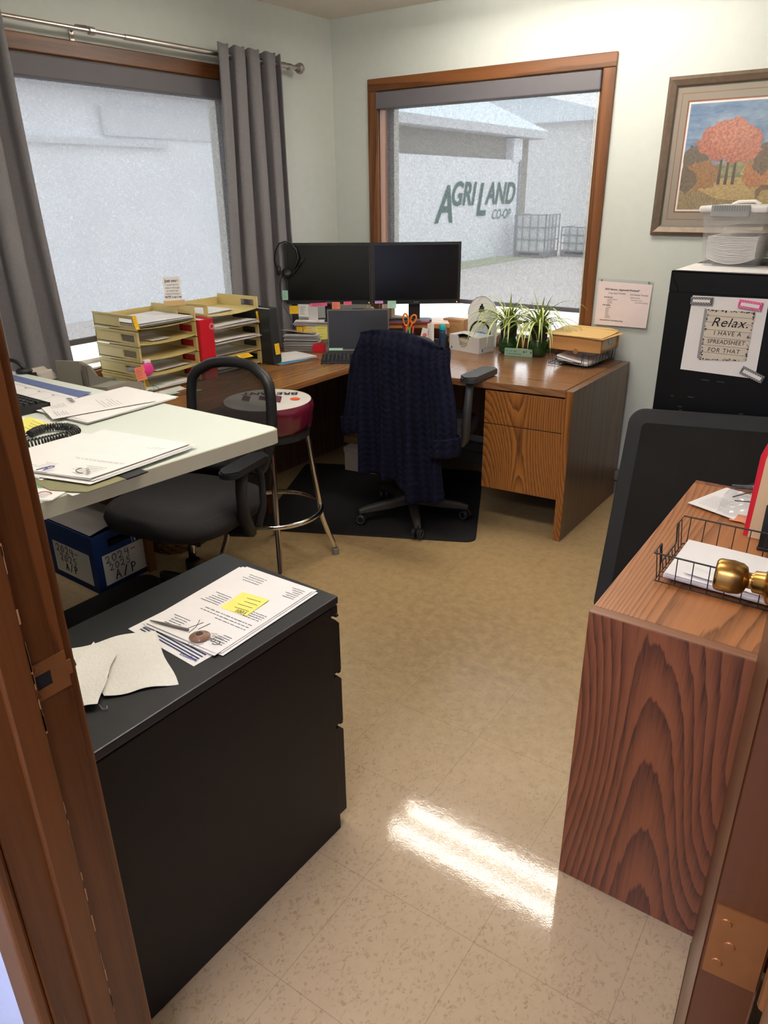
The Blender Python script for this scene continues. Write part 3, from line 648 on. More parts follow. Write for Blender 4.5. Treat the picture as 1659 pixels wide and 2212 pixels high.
for q in ((.193, .195, .168, .226), (.246, .248, .168, .226), (.193, .248, .224, .226)): ar.box(q[0], q[1], .0006, .0016, q[2], q[3], mat=bm_)
ar.build('this_way_up_mark', WHITE, bb)

# ================================================================== CHAIRS AND STOOL
def star_base(root, cx, cy, angs, R, zb=.0, zh=.10, zt=.40, col=BLACKM, chrome=False):
    for a in angs:
        d = Vector((math.cos(a), math.sin(a), 0)); n = Vector((-d.y, d.x, 0)); c = Vector((cx, cy, 0))
        P = [c+d*t+Vector((0, 0, z)) for t, z in ((.02, zh+.01), (.12, zh-.004), (R-.03, zb+.078), (R+.012, zb+.07))]
        m = MB(); rings = []
        for p, w_, h in zip(P, (.024, .022, .018, .014), (.024, .020, .014, .010)):
            rings.append([m.b.verts.new(p+n*(w_*sx)+Vector((0, 0, h*sz))) for sx, sz in ((-1, -1), (1, -1), (1, .4), (.55, 1), (-.55, 1), (-1, .4))])
        for X_, Y_ in zip(rings, rings[1:]):
            for k in range(6): m.b.faces.new((X_[k], X_[(k+1) % 6], Y_[(k+1) % 6], Y_[k]))
        m.b.faces.new(rings[0]); m.b.faces.new(rings[-1][::-1])
        m.build('leg', col, root, smooth=False)
        cc = c+d*R+Vector((0, 0, zb+.0285)); t = a+1.0; ax = Vector((math.cos(t), math.sin(t), 0))
        k = MB(); rm = ax.to_track_quat('Z', 'Y').to_matrix()
        for s in (-.014, .014):
            k.lathe([(0, -.008), (.022, -.008), (.027, -.005), (.0275, 0), (.027, .005), (.022, .008), (0, .008)], cc+ax*s, 18, rm)
        k.box(cc.x-.012, cc.x+.012, cc.y-.012, cc.y+.012, cc.z+.0, cc.z+.045, .004)
        co = k.build('caster', BLACK, root, smooth=False)
        k = MB()
        for s in (-.0225, .0225): k.lathe([(.017, -.001), (.019, .0008), (.021, -.001)], cc+ax*s, 18, rm)
        k.build('caster_ring', M('caster_grey', (96, 96, 98), .5), co)
    MB().lathe([(0, zh-.03), (.035, zh-.03), (.038, zh+.03), (.03, zh+.04), (.03, zt*.62), (.026, zt*.63), (0, zt*.63)], (cx, cy, zb), 18).build('column_sleeve', BLACK, root, smooth=False)
    MB().lathe([(0, zt*.6), (.0145, zt*.6), (.0145, zt+.03), (0, zt+.03)], (cx, cy, zb), 16).build('gas_lift', CHROME, root, smooth=True)
def puff(pts, z0, z1, top=.0):
    m = MB(); n = len(pts); c = Vector((sum(p[0] for p in pts)/n, sum(p[1] for p in pts)/n))
    rings = []
    for s, z in ((.86, z0), (.97, z0+.012), (1, (z0+z1)/2), (.97, z1-.016), (.86, z1-.004), (.5, z1+top), (.2, z1+top*1.1)):
        rings.append([m.b.verts.new((c.x+(p[0]-c.x)*s, c.y+(p[1]-c.y)*s, z)) for p in pts])
    for A, B in zip(rings, rings[1:]):
        for i in range(n): m.b.faces.new((A[i], A[(i+1) % n], B[(i+1) % n], B[i]))
    m.b.faces.new(rings[0][::-1]); m.b.faces.new(rings[-1]); return m
def backrest(root, c, right, zc0, zc1, wid, lean, frame_mat, mesh_mat, fr=.017, bow=.05, name='backrest', curve=.03):
    """rounded mesh back: outline points from width profile"""
    up = Vector((0, 0, 1)); right = Vector(right).normalized(); back = up.cross(right)*-1
    prof = [(0, .62), (.06, .78), (.2, .90), (.45, 1.0), (.7, 1.0), (.86, .95), (.95, .80), (1, .55)]
    def W(t):
        for (a, x), (b, y) in zip(prof, prof[1:]):
            if t <= b: return x+(y-x)*(t-a)/(b-a)
        return prof[-1][1]
    def pt(s, t):
        z = zc0+(zc1-zc0)*t; q = s*W(t)
        return Vector(c)+right*(q*wid/2)+up*(z-Vector(c).z)+back*(lean*(t-.5)+curve*(1-q*q)-bow*.0+.012*math.sin(3.1416*t))
    m = MB(); m.sheet(lambda u, v: pt((u*2-1)*.97, v), 12, 14); mo = m.build(name, mesh_mat, root, smooth=True)
    loop = [pt(-1, i/14) for i in range(15)]+[pt(-1+2*i/8, 1)+up*(.012*(1-(i/4-1)**2)) for i in range(1, 8)]+[pt(1, 1-i/14) for i in range(15)]+[pt(1-2*i/8, 0) for i in range(1, 8)]
    MB().tube(loop, fr, 8, closed=True).build('back_frame', frame_mat, root, smooth=True)
    return mo
# mesh back task chair tucked under the table
mc = thing('office_chair', 'black mesh back task chair tucked under the pale table', 'chair', (.97, -2.18, 0))
ccx, ccy = .970, -2.18
star_base(mc, ccx, ccy, [math.radians(a) for a in (100, 172, 244, 316, 28)], .25, zb=.0, zt=.36)
gd = Vector((.20, -.98, 0)).normalized(); rd = Vector((-gd.y, gd.x, 0))*-1       # facing the table; rd = sitter's right
def cp(a, b): q = Vector((ccx, ccy, 0))+rd*a+gd*b; return (q.x, q.y)
seat = []
for k in range(40):
    a = 6.2832*k/40; ca, sa = math.cos(a), math.sin(a); e = .62
    seat.append(cp(math.copysign(abs(ca)**e, ca)*.262, math.copysign(abs(sa)**e, sa)*.26))
puff(seat, .415, .50, -.006).build('seat', SEATF, mc, smooth=True)
MB().box(-.12, .12, -.1, .1, .36, .395, .01, mat=Matrix.Translation((ccx, ccy, 0)) @ Matrix.Rotation(math.atan2(rd.y, rd.x), 4, 'Z')).build('tilt_mechanism', BLACKM, mc)
bc = Vector((ccx, ccy, .75))-gd*.275+Vector((.055, -.01, 0))
backrest(mc, bc, rd, .53, .935, .375, .05, BLACK, MESHF, fr=.021, curve=.035)
q0 = Vector((ccx, ccy, 0))
MB().tube([q0-gd*.08+Z*.375, q0-gd*.26+Z*.385, q0-gd*.325+Z*.45, q0-gd*.33+Z*.58], .018, 8).build('back_spine', BLACK, mc, smooth=True)
for s in (1, -1):
    p = q0+rd*(.285*s)
    MB().tube([q0+rd*(.2*s)+Z*.385-gd*.0, p-gd*.0+Z*.40, p+gd*.03+Z*.47, p+gd*.035+Z*.56, p+gd*.02+Z*.645], [.022, .026, .024, .021, .024], 8).build('arm_post', BLACKM, mc, smooth=True)
    MB().tube([p-gd*.05+Z*.395, p-gd*.10+Z*.47, p-gd*.10+Z*.58, p-gd*.07+Z*.645], [.016, .014, .012, .014], 8).build('arm_brace', BLACKM, mc, smooth=True)
    mt = Matrix.Translation(p+Z*.658) @ Matrix.Rotation(math.atan2(gd.y, gd.x), 4, 'Z')
    MB().prism(rrect(0, 0, .25, .075, .035), -.012, .012, .006, mat=mt).build('armrest', BLACK, mc)
# chair that carries the cardigan
nc = thing('office_chair', 'black swivel chair at the corner desk with a navy cardigan on its back', 'chair', (1.18, -.93, .008))
star_base(nc, 1.18, -.93, [math.radians(a) for a in (235, 309, 25, 91, 157)], .275, zb=.008, zt=.42, col=M('dusty_black_plastic', (58, 55, 52), .6))
sq = [(1.205+math.copysign(abs(math.cos(a))**.6, math.cos(a))*.25, -.87+math.copysign(abs(math.sin(a))**.6, math.sin(a))*.235) for a in [6.2832*k/36 for k in range(36)]]
puff(sq, .45, .54, -.004).build('seat', SEATF, nc, smooth=True)
MB().box(1.09, 1.31, -1.0, -.8, .415, .452, .01).build('tilt_mechanism', BLACKM, nc)
bkm = MB(); bkm.prism(rrect(1.218, .74, .40, .44, .09), -.03, .02, .012, mat=Matrix(((1, 0, 0, 0), (0, 0, -1, -1.098), (0, 1, 0, 0), (0, 0, 0, 1)))); bkm.build('backrest', BLACKM, nc)
MB().tube([(1.21, -.95, .43), (1.21, -1.09, .44), (1.21, -1.1, .54)], .022, 8).build('back_spine', BLACK, nc, smooth=True)
for s in (1, -1):
    x = 1.205+.255*s
    MB().tube([(x-.10*s, -.90, .44), (x-.01*s, -.90, .442), (x, -.90, .46), (x, -.888, .60), (x, -.87, .735)], [.016, .02, .021, .021, .018], 8).build('arm_post', M('charcoal_plastic', (66, 66, 68), .5), nc, smooth=True)
    mt = Matrix.Translation((x, -.785, .752)) @ Matrix.Rotation(math.pi/2+.03, 4, 'Z')
    MB().prism(rrect(0, 0, .27, .082, .03), -.014, .014, .008, mat=mt).build('armrest', M('charcoal_plastic', (66, 66, 68), .5), nc)
# cardigan
cg = thing('cardigan', 'navy cable knit cardigan hung over the back of the swivel chair', 'cardigan', (1.22, -1.15, .3))
def hem(u):
    if u < .33: return .295+.02*u
    if u < .40: return .302-(u-.33)*.1
    return .285-.062*math.sin((u-.40)/.6*3.0)
def body(u, v):
    L = .40; zt = .968-.055*max(0, u-.45)**1.2*1.4-.012*max(0, .15-u)*6
    hz = hem(u); w0 = .425
    if v < .18:                       # over the top and down the front
        t = v/.18; a = 3.1416*(1-t)
        y = -1.055-.075*t+.0; z = zt-.02+.05*math.sin(min(1, t*1.0)*3.1416/2)-.26*max(0, (1-t*1.6))
        x = 1.025+u*w0
        return Vector((x, y-.008*math.sin(t*3), min(z, zt+.012*math.sin(3.1416*u))))
    t = (v-.18)/.82; z = zt+(hz-zt)*t
    wd = w0+.035*t+.02*t*t; x0 = 1.025+.03*t
    fold = (.006+.024*t)*math.sin(u*6.2832*3.1+.8+1.2*t)+.010*t*math.sin(u*6.2832*6.3+2*t)
    y = -1.138-.012*t-fold-.05*t*(1 if u > .4 else .55)-.022*math.sin(3.1416*u)*(1-t)
    if t < .06: y += (.06-t)*.35
    return Vector((x0+u*wd, y, z))
MB().sheet(body, 60, 70, uvfn=lambda u, v: (u*.44, v*.86)).build('knit_body', KNIT, cg, smooth=True, solid=.007)
def sleeve(pts, rx, ry, sgn):
    m = MB(); n = 20; P = [Vector(p) for p in pts]
    def fn(u, v):
        f = v*(len(P)-1); i = min(int(f), len(P)-2); c = P[i].lerp(P[i+1], f-i); k = rx[0]+(rx[1]-rx[0])*v
        a = 6.2832*u; rip = 1+.09*math.sin(5*a+3*v)+.05*math.sin(13*v+a)
        return c+Vector((k*math.cos(a)*rip, ry*math.sin(a)*rip, .012*math.cos(a)*sgn))
    m.sheet(fn, n, 30, uvfn=lambda u, v: (u*.34, v*.5)); m.build('sleeve', KNIT, cg, smooth=True, solid=.004)
    e = P[-1]; m = MB()
    def cf(u, v):
        a = 6.2832*u; return e+Vector(((rx[1]+.012)*math.cos(a), (ry+.010)*math.sin(a), .075-.085*v+.014*math.cos(a)*sgn))
    m.sheet(cf, n, 6, uvfn=lambda u, v: (u*.34, v*.09)); m.build('cuff', KNIT, cg, smooth=True, solid=.006)
sleeve([(1.05, -1.10, .935), (1.03, -1.125, .86), (1.008, -1.14, .72), (.992, -1.15, .58), (.985, -1.155, .495)], (.05, .047), .038, 1)
sleeve([(1.425, -1.10, .915), (1.440, -1.125, .85), (1.478, -1.15, .72), (1.508, -1.17, .59), (1.518, -1.185, .485)], (.045, .062), .042, 1)
# bar stool
sx_, sy_ = .9325, -1.6635
stl = thing('bar_stool', 'chrome bar stool with a white and burgundy logo seat', 'stool', (sx_, sy_, 0))
bd = MB(); n = 48; rings = []
for r, z in ((0.150, .632), (.176, .636), (.186, .66), (.188, .70), (.193, .722), (.191, .738), (.182, .75)):
    rings.append([bd.b.verts.new((sx_+(r+.0022*math.sin(k*1.9+z*90)*(1 if z < .71 else 0))*math.cos(6.2832*k/n), sy_+(r+.0022*math.sin(k*1.3+z*60)*(1 if z < .71 else 0))*math.sin(6.2832*k/n), z+.003*math.sin(k*.8)*(1 if z < .65 else 0))) for k in range(n)])
for A, B in zip(rings, rings[1:]):
    for i in range(n): bd.b.faces.new((A[i], A[(i+1) % n], B[(i+1) % n], B[i]))
bd.b.faces.new(rings[0][::-1]); bd.build('seat_side', BURG, stl, smooth=True)
MB().lathe([(.183, .7495), (.17, .7525), (.1, .7555), (0, .7565)], (sx_, sy_, 0), 48).build('seat_top', M('white_vinyl_seat', (226, 220, 212), .35), stl, smooth=True)
lg = MB()
def bar(cx, cy, l, wd, ang):
    c, s = math.cos(ang), math.sin(ang)
    P = [(-l/2-wd*.35, -wd/2), (l/2-wd*.35, -wd/2), (l/2+wd*.35, wd/2), (-l/2+wd*.35, wd/2)]
    lg.quad(*[(sx_+cx+a*c-b*s, sy_+cy+a*s+b*c, .7572) for a, b in P])
bar(.045, .012, .098, .034, 2.25); bar(-.012, -.014, .062, .034, 2.25); bar(-.07, -.055, .08, .034, 2.25); lg.build('logo_bars', M('logo_burgundy', (92, 34, 54), .5), stl)
MB().lathe([(0, 0), (.021, 0)], (sx_+.105, sy_+.055, .7568), 24).build('logo_dot', M('logo_orange', (240, 92, 42), .5), stl)
ta = math.radians(215); tx_ = Vector((math.cos(ta), math.sin(ta), 0)); ty_ = Vector((-tx_.y, tx_.x, 0))
text('BREVANT', .056, Vector((sx_, sy_, .7574))+ty_*-.09+Z*0, tx_, ty_, INKD, stl, 'seat_lettering', 'CENTER', bold=.0012)
for a in (45, 135, 225, 315):
    c, s = math.cos(math.radians(a)), math.sin(math.radians(a))
    P = [(sx_+r*c, sy_+r*s, z) for r, z in ((.10, .628), (.135, .622), (.155, .60), (.162, .56), (.180, .40), (.196, .27), (.205, .20), (.232, .11), (.250, .06), (.2595, .028))]
    lgm = MB().tube(P, .0125, 12).build('leg', CHROME, stl, smooth=True)
    MB().lathe([(0, 0), (.0165, 0), (.0165, .028), (.0135, .032), (0, .032)], (sx_+.2595*c, sy_+.2595*s, 0), 14).build('foot_cap', M('grey_rubber', (128, 124, 118), .7), lgm)
MB().tube([(sx_+.206*math.cos(6.2832*k/48), sy_+.206*math.sin(6.2832*k/48), .25) for k in range(48)], .0115, 10, closed=True).build('foot_ring', CHROME, stl, smooth=True)
MB().lathe([(0, .60), (.17, .60), (.17, .634), (0, .634)], (sx_, sy_, 0), 32).build('seat_pan', BLACKM, stl)

# ================================================================== FILE CABINET IN FRONT
fc = thing('file_cabinet', 'low black steel pedestal file cabinet in the foreground by the door jamb', 'cabinet', (1.945, -3.03, 0))
fm_ = Matrix.Translation((2.1415, -2.705, 0)) @ Matrix.Rotation(-.016, 4, 'Z')
MB().box(-.38, 0, -.68, -.022, 0, .672, .002, mat=fm_).build('body', CABM, fc)
MB().box(-.382, .002, -.682, .002, .675, .695, .003, mat=fm_).build('top_panel', CABTOP, fc)
MB().box(-.38, 0, -.02, .001, .648, .672, .003, mat=fm_).build('top_rail', CABM, fc)
for z0, z1 in ((.488, .635), (.335, .478), (.045, .325)):
    pf = [(-.022, z0), (.006, z0), (.006, z1-.016), (-.008, z1), (-.022, z1)]
    dm = MB().prism(pf, -.378, -.002, mat=fm_ @ Matrix(((0, 0, 1, 0), (1, 0, 0, 0), (0, 1, 0, 0), (0, 0, 0, 1))))
    do = dm.build('drawer', CABM, fc)
    MB().box(-.378, -.002, -.004, .007, z1+.002, z1+.009, .003, mat=fm_).build('pull_lip', CABM, do)
MB().box(-.36, -.02, -.66, -.03, .0, .004, mat=fm_).build('base', BLACKM, fc)
# papers on it (text upside down to the viewer: it is read from the far side)
ps = paper('fanned stack of invoices with a yellow note on the black file cabinet', (2.088, -2.727), (1.868, -2.734), (1.884, -3.036), (2.094, -3.028), .6965, n=6, lines=[(.05, .80, .3, .12, 5, .0022), (.62, .80, .34, .13, 5, .002), (.05, .60, .9, .1, 3, .0018), (.05, .46, .5, .1, 4, .002), (.60, .40, .35, .16, 6, .002), (.05, .03, .28, .16, 6, .0022), (.55, .05, .4, .12, 4, .002)], name='invoice_stack', seed=5, jit=.012, step=.0009)
ps2 = paper('sheet with blue bands and a product order form under the invoices on the file cabinet', (2.10, -2.80), (1.874, -2.79), (1.862, -3.066), (2.082, -3.078), .6958, n=1, name='order_form', wav=0)
om = MB()
NAVY = M('navy_print', (38, 48, 84), .8)
def rowq(mb, y0, y1, x0=.02, x1=.98):
    a, b, c, d = (Vector((2.10, -2.80)), Vector((1.874, -2.79)), Vector((1.862, -3.066)), Vector((2.082, -3.078)))
    q = lambda u, v: (a*(1-u)*(1-v)+b*u*(1-v)+c*u*v+d*(1-u)*v)
    mb.quad(*[Vector((q(u, v).x, q(u, v).y, .6968)) for u, v in ((x0, y0), (x1, y0), (x1, y1), (x0, y1))])
for y in (.855, .885, .915, .94): rowq(om, y, y+.012, .05, .9)
om.build('printed_bands', NAVY, ps2)
text('syngenta', .014, (2.075, -3.06, .6969), (-1, -.05, 0), (.05, -1, 0), M('print_blue', (60, 70, 140), .8), ps2, 'printed_logo')
text('Country', .021, (2.075, -2.995, .7026), (-1, -.03, 0), (.03, -1, 0), INK, ps, 'printed_logo', shear=.2)
text('VISIONS', .009, (2.07, -2.984, .7026), (-1, -.03, 0), (.03, -1, 0), INK, ps, 'printed_logo')
nt_ = note('square yellow note on the invoices on the file cabinet', (2.041, -2.893, .7024), (-1, -.12, 0), (-.06, 1, 0), .075, .076, STP, rows=4, seed=3, curl=.002)
hw = MB(); handwriting(hw, '1001', (2.035, -2.882, .7042), (-1, -.12, 0), (.06, -1, 0), .011, .0005, .7)
hw.build('handwritten_lettering', INKD, nt_)
kc = thing('key_medallion', 'brown round medallion with loose wire lying on the invoices', 'medallion', (2.025, -3.005, .7025))
MB().lathe([(0, .0), (.021, .0), (.022, .003), (.012, .0045), (.011, .0085), (.008, .009), (0, .0085)], (2.022, -3.008, .7025), 28).build('disc', M('medallion_brown', (150, 112, 92), .35, coat=.5), kc, smooth=True)
MB().lathe([(0, .0088), (.008, .0093), (.006, .011), (0, .0115)], (2.022, -3.008, .7025), 20).build('centre', M('medallion_dark', (62, 46, 36), .4), kc)
MB().tube([(2.03, -2.985, .7035), (2.045, -2.98, .704), (2.052, -2.99, .7035), (2.045, -3.0, .7035)], .0005, 5).tube([(2.022, -3.03, .704), (2.02, -3.038, .704), (2.03, -3.043, .7035), (2.047, -3.02, .7035)], .0005, 5).build('wire', NICKEL, kc)
pn = tag(MB().tube([(1.888, -3.028, .7065), (1.93, -3.018, .7065), (1.985, -3.006, .7065)], [.0012, .0032, .0028], 8).build('pen', M('grey_pen', (116, 104, 96), .4), loc=(1.93, -3.02, .7065), smooth=True), 'thin grey pen lying across the invoices near the medallion', 'pen')
gl_ = MB()
def strokes(P): gl_.tube([Vector((x, y, .7032)) for x, y in P], .0006, 4)
strokes([(1.985, -2.965), (1.975, -3.0), (1.968, -3.008)]); strokes([(1.97, -2.962), (1.985, -2.985), (1.99, -3.01)]); strokes([(2.0, -2.96), (1.996, -2.99)])
gl_.build('signature', INKD, ps)
twm = M('paper_towel', (232, 229, 220), .95, noise=.06, nscale=120, bump=.5, bscale=260)
def towel(label, P, z, seed):
    C = [Vector((x, y, 0)) for x, y in P]
    def fn(u, v):
        q = C[0]*(1-u)*(1-v)+C[1]*u*(1-v)+C[2]*u*v+C[3]*(1-u)*v
        return q+Vector((.003*math.sin(9*v+seed), .003*math.sin(8*u+seed), z+.004+.0035*math.sin(4*u+2*v+seed)+.002*math.sin(7*v-seed)))
    return tag(MB().sheet(fn, 14, 14).build('paper_towel', twm, loc=(C[0]+C[2])/2+Vector((0, 0, z)), solid=.0007), label, 'paper towel', 'folded paper towels')
towel('quilted paper towel sheet lying flat, nearest the invoices on the file cabinet', [(1.92, -3.045), (2.10, -3.134), (2.025, -3.24), (1.83, -3.19)], .6958, 1.0)
towel('quilted paper towel sheet lying over the first, at the door jamb', [(1.86, -3.15), (1.935, -3.145), (2.045, -3.262), (1.99, -3.34)], .7035, 2.4)
tag(MB().tube([(2.035, -3.258, .699), (2.05, -3.262, .699), (2.057, -3.257, .699), (2.05, -3.252, .699)], .0011, 6).build('wire_clip', NICKEL, loc=(2.045, -3.258, .699)), 'bent wire peeking from under the paper towel', 'wire')

# ================================================================== CREDENZA ON THE RIGHT
cz = thing('credenza', 'red oak laminate credenza with a bold grain end panel at the right', 'cabinet', (2.92, -2.08, 0))
km = Matrix.Translation((2.6655, -2.523, 0)) @ Matrix.Rotation(.015, 4, 'Z')
MB().box(0, .52, 0, .028, 0, .7425, .002, mat=km).build('end_panel', REDZ, cz)
MB().box(.0006, .5194, .0006, .0274, .7423, .7432, mat=km).build('end_panel_cap', REDX, cz)
MB().box(0, .52, .0295, .876, .713, .743, .0015, mat=km).build('top', REDY, cz)
MB().box(0, .52, .8775, .904, 0, .743, .002, mat=km).build('end_panel', REDZ, cz)
MB().box(.022, .52, .03, .875, .06, .71, mat=km).build('carcass', BLACKM, cz)
for z0, z1 in ((.395, .705), (.07, .388)):
    for y0, y1 in ((.033, .45), (.455, .872)): MB().box(0.002, .021, y0, y1, z0, z1, .002, mat=km).build('drawer', REDZ, cz)
# leaning mat and tall cabinet
fN0 = Vector((2.296, -1.33, .004)); fx0 = Vector((.95, 0, .075)).normalized(); fz0 = Vector((-.10, .38, .745)).normalized()
lmz = frame3(fN0, fx0, fz0)
lm = thing('floor_mat', 'black anti-fatigue mat with a raised sloping border standing against the tall black cabinet', 'floor mat', fN0)
MB().prism(rrect(.46, .418, .92, .836, .06), -.002, .006, mat=lmz).build('mat_base', RUBBER2, lm)
rim = MB(); o_ = rrect(.46, .418, .92, .836, .06, n=6); i_ = rrect(.46, .418, .80, .716, .02, n=6)
O0 = [rim.b.verts.new(lmz @ Vector((x, y, .007))) for x, y in o_]; O1 = [rim.b.verts.new(lmz @ Vector((.46+(x-.46)*.985, .418+(y-.418)*.985, .013))) for x, y in o_]
I1 = [rim.b.verts.new(lmz @ Vector((x, y, .024))) for x, y in i_]
for A, B in ((O0, O1), (O1, I1)):
    for k in range(len(A)): rim.b.faces.new((A[k], A[(k+1) % len(A)], B[(k+1) % len(B)], B[k]))
rim.build('bevelled_border', M('worn_rubber_border', (44, 44, 45), .8, spec=.2, noise=.1, nscale=9), lm)
MB().prism(i_, .02, .0242, mat=lmz).build('mat_face', RUBBER2, lm)
tc_ = thing('file_cabinet', 'tall black steel cabinet with a relax sign under the framed picture', 'cabinet', (2.53, -.55, 0))
MB().box(2.304, 2.765, -.895, -.2, 0, 1.262, .003).build('body', TALLM, tc_)
MB().box(2.304, 2.765, -.9, -.895, 0, 1.192).build('front_skin', TALLM, tc_)
MB().prism([(2.304, 1.266), (2.765, 1.266), (2.765, 1.1945), (2.341, 1.1945)], .895, .9, mat=Matrix(((1, 0, 0, 0), (0, 0, -1, 0), (0, 1, 0, 0), (0, 0, 0, 1)))).build('top_flange', TALLM, tc_)
MB().prism([(2.304, 1.263), (2.338, 1.1945), (2.304, 1.1945)], .895, .9, mat=Matrix(((1, 0, 0, 0), (0, 0, -1, 0), (0, 1, 0, 0), (0, 0, 0, 1)))).build('corner_gusset', TALLM, tc_)
MB().box(2.304, 2.765, -.9, -.2, 1.262, 1.268, .001).build('top', TALLM, tc_)
sc = MB()
for k in range(9):
    x = 2.36+random.random()*.3; z = .72+random.random()*.18; sc.box(x, x+random.uniform(.006, .03), -.9008, -.9, z, z+.003)
sc.build('scuff_marks', M('scuff_grey', (74, 72, 74), .8), tc_)
# sign sheet with magnets
yq = -.9012
rx = thing('printed_sign', 'white printed sheet reading relax I have a spreadsheet for that on the tall cabinet', 'sign', (2.52, yq, 1.05))
MB().quad((2.392, yq, 1.184), (2.648, yq-.002, 1.188), (2.652, yq-.006, .908), (2.388, yq-.004, .912)).build('sheet', WHITE, rx, solid=.0006)
ysn = yq-.0062
MB().prism([(2.452, .955), (2.612, .966), (2.612, 1.142), (2.452, 1.139)], -ysn, -ysn+.0003, mat=Matrix(((1, 0, 0, 0), (0, 0, -1, 0), (0, 1, 0, 0), (0, 0, 0, 1)))).build('plank_picture', M('sign_cream', (214, 202, 186), .8, noise=.06, nscale=60), rx)
MB().prism([(2.442, .963), (2.4519, .955), (2.4519, 1.139), (2.442, 1.143)], -ysn, -ysn+.0003, mat=Matrix(((1, 0, 0, 0), (0, 0, -1, 0), (0, 1, 0, 0), (0, 0, 0, 1)))).build('picture_side', M('sign_grey', (150, 148, 150), .8), rx)
pl_ = MB()
for z in (.985, 1.012, 1.04, 1.068, 1.095, 1.118): pl_.box(2.455, 2.61, ysn-.0007, ysn-.0003, z, z+.0009)
for k in range(150):
    e = random.random(); q = random.choice(((2.453+.006*abs(random.gauss(0, .5)), .957+.18*e), (2.611-.006*abs(random.gauss(0, .5)), .967+.17*e), (2.454+.157*e, .9575+.011*e+.004*abs(random.gauss(0, .6))), (2.454+.157*e, 1.139-.004*abs(random.gauss(0, .6)))))
    s_ = random.uniform(.0008, .0028); pl_.box(q[0]-s_, q[0]+s_, ysn-.0007, ysn-.0003, q[1]-s_*.7, q[1]+s_*.7)
pl_.build('plank_lines', M('sign_dark', (48, 42, 40), .8), rx)
def st_(b, sz, x, z, sh=0, sx=1, bold=0, sp=1): text(b, sz, (x, ysn-.0009, z), (1, 0, .02), (0, 0, 1), INKD, rx, 'sign_lettering', 'CENTER', shear=sh, sx=sx, bold=bold, sp=sp)
st_('Relax.', .046, 2.535, 1.083, .32, 1.05, sp=1.08); st_('I HAVE A', .022, 2.533, 1.052, .1, .95, sp=1.15); st_('SPREADSHEET', .022, 2.533, 1.021, .1, .9, sp=1.05); st_('FOR THAT', .022, 2.530, .990, .1, .95, sp=1.15)
def magnet(label, cx, cz_, wd, ht, ang, col):
    mm = Matrix.Translation((cx, yq-.0075, cz_)) @ Matrix.Rotation(-ang, 4, 'Y')
    o = MB().box(-wd/2, wd/2, -.004, .004, -ht/2, ht/2, .001, mat=mm).build('label_magnet', M('magnet_'+col, (226, 70, 140) if col == 'pink' else (90, 90, 92), .5), loc=(cx, yq-.0075, cz_))
    tag(o, label, 'magnet', 'label magnets on the tall cabinet')
    MB().box(-wd/2+.008, wd/2-.008, -.0048, -.004, -ht/2+.008, ht/2-.008, mat=mm).build('blank_label', WHITE, o)
    dd = MB(); k = 0
    for i in range(int(wd/.0045)):
        for zz in (-ht/2+.002, -ht/2+.0052, ht/2-.0052, ht/2-.002):
            if (i+k) % 2 == 0: dd.box(-wd/2+i*.0045+.001, -wd/2+i*.0045+.0032, -.0048, -.004, zz-.0011, zz+.0011, mat=mm)
            k += 1
    dd.build('check_border', M('magnet_dots', (246, 236, 240), .6), o)
magnet('grey checked label magnet at the upper left of the relax sign', 2.427, 1.168, .076, .026, .02, 'grey')
magnet('pink checked label magnet at the upper right of the relax sign', 2.592, 1.164, .078, .028, -.10, 'pink')
magnet('grey checked label magnet tilted at the lower right of the relax sign', 2.641, .922, .084, .028, -.36, 'grey')
# things on the tall cabinet
paper('white sheets lying on the front edge of the tall cabinet under the clear tub', (2.315, -.893), (2.70, -.893), (2.70, -.60), (2.315, -.60), 1.2688, n=3, name='paper_stack', wav=.001, seed=9, jit=.004)
tub = thing('storage_tub', 'clear plastic storage tub full of papers with grey latch on the tall cabinet', 'storage tub', (2.45, -.55, 1.272))
def frus(x0, x1, y0, y1, z0, X0, X1, Y0, Y1, z1):
    m = MB(); a = [m.b.verts.new(p) for p in ((x0, y0, z0), (x1, y0, z0), (x1, y1, z0), (x0, y1, z0))]; b = [m.b.verts.new(p) for p in ((X0, Y0, z1), (X1, Y0, z1), (X1, Y1, z1), (X0, Y1, z1))]
    m.b.faces.new(a[::-1])
    for k in range(4): m.b.faces.new((a[k], a[(k+1) % 4], b[(k+1) % 4], b[k]))
    bmesh.ops.bevel(m.b, geom=[e for e in m.b.edges if abs(e.verts[0].co.z-e.verts[1].co.z) > .01], offset=.014, segments=3, affect='EDGES'); return m
frus(2.357, 2.548, -.70, -.36, 1.2725, 2.338, 2.552, -.715, -.345, 1.462).build('tub_body', PLAST, tub, smooth=True)
MB().box(2.325, 2.562, -.73, -.33, 1.462, 1.485, .008).build('lid', M('tub_lid', (226, 224, 220), .4), tub)
MB().box(2.372, 2.505, -.742, -.728, 1.447, 1.489, .004).build('latch', M('tub_latch_grey', (150, 150, 150), .5), tub)
ho = MB()
for i in range(14):
    for j in range(4): ho.box(2.384+i*.0085, 2.388+i*.0085, -.7428, -.742, 1.468+j*.005, 1.471+j*.005)
ho.build('grip_dots', M('latch_dot', (110, 110, 112), .6), tub)
MB().tube([(2.40, -.53, 1.486), (2.42, -.53, 1.496), (2.48, -.53, 1.498), (2.50, -.53, 1.486)], .006, 6).build('lid_handle', M('tub_lid', (226, 224, 220)), tub)
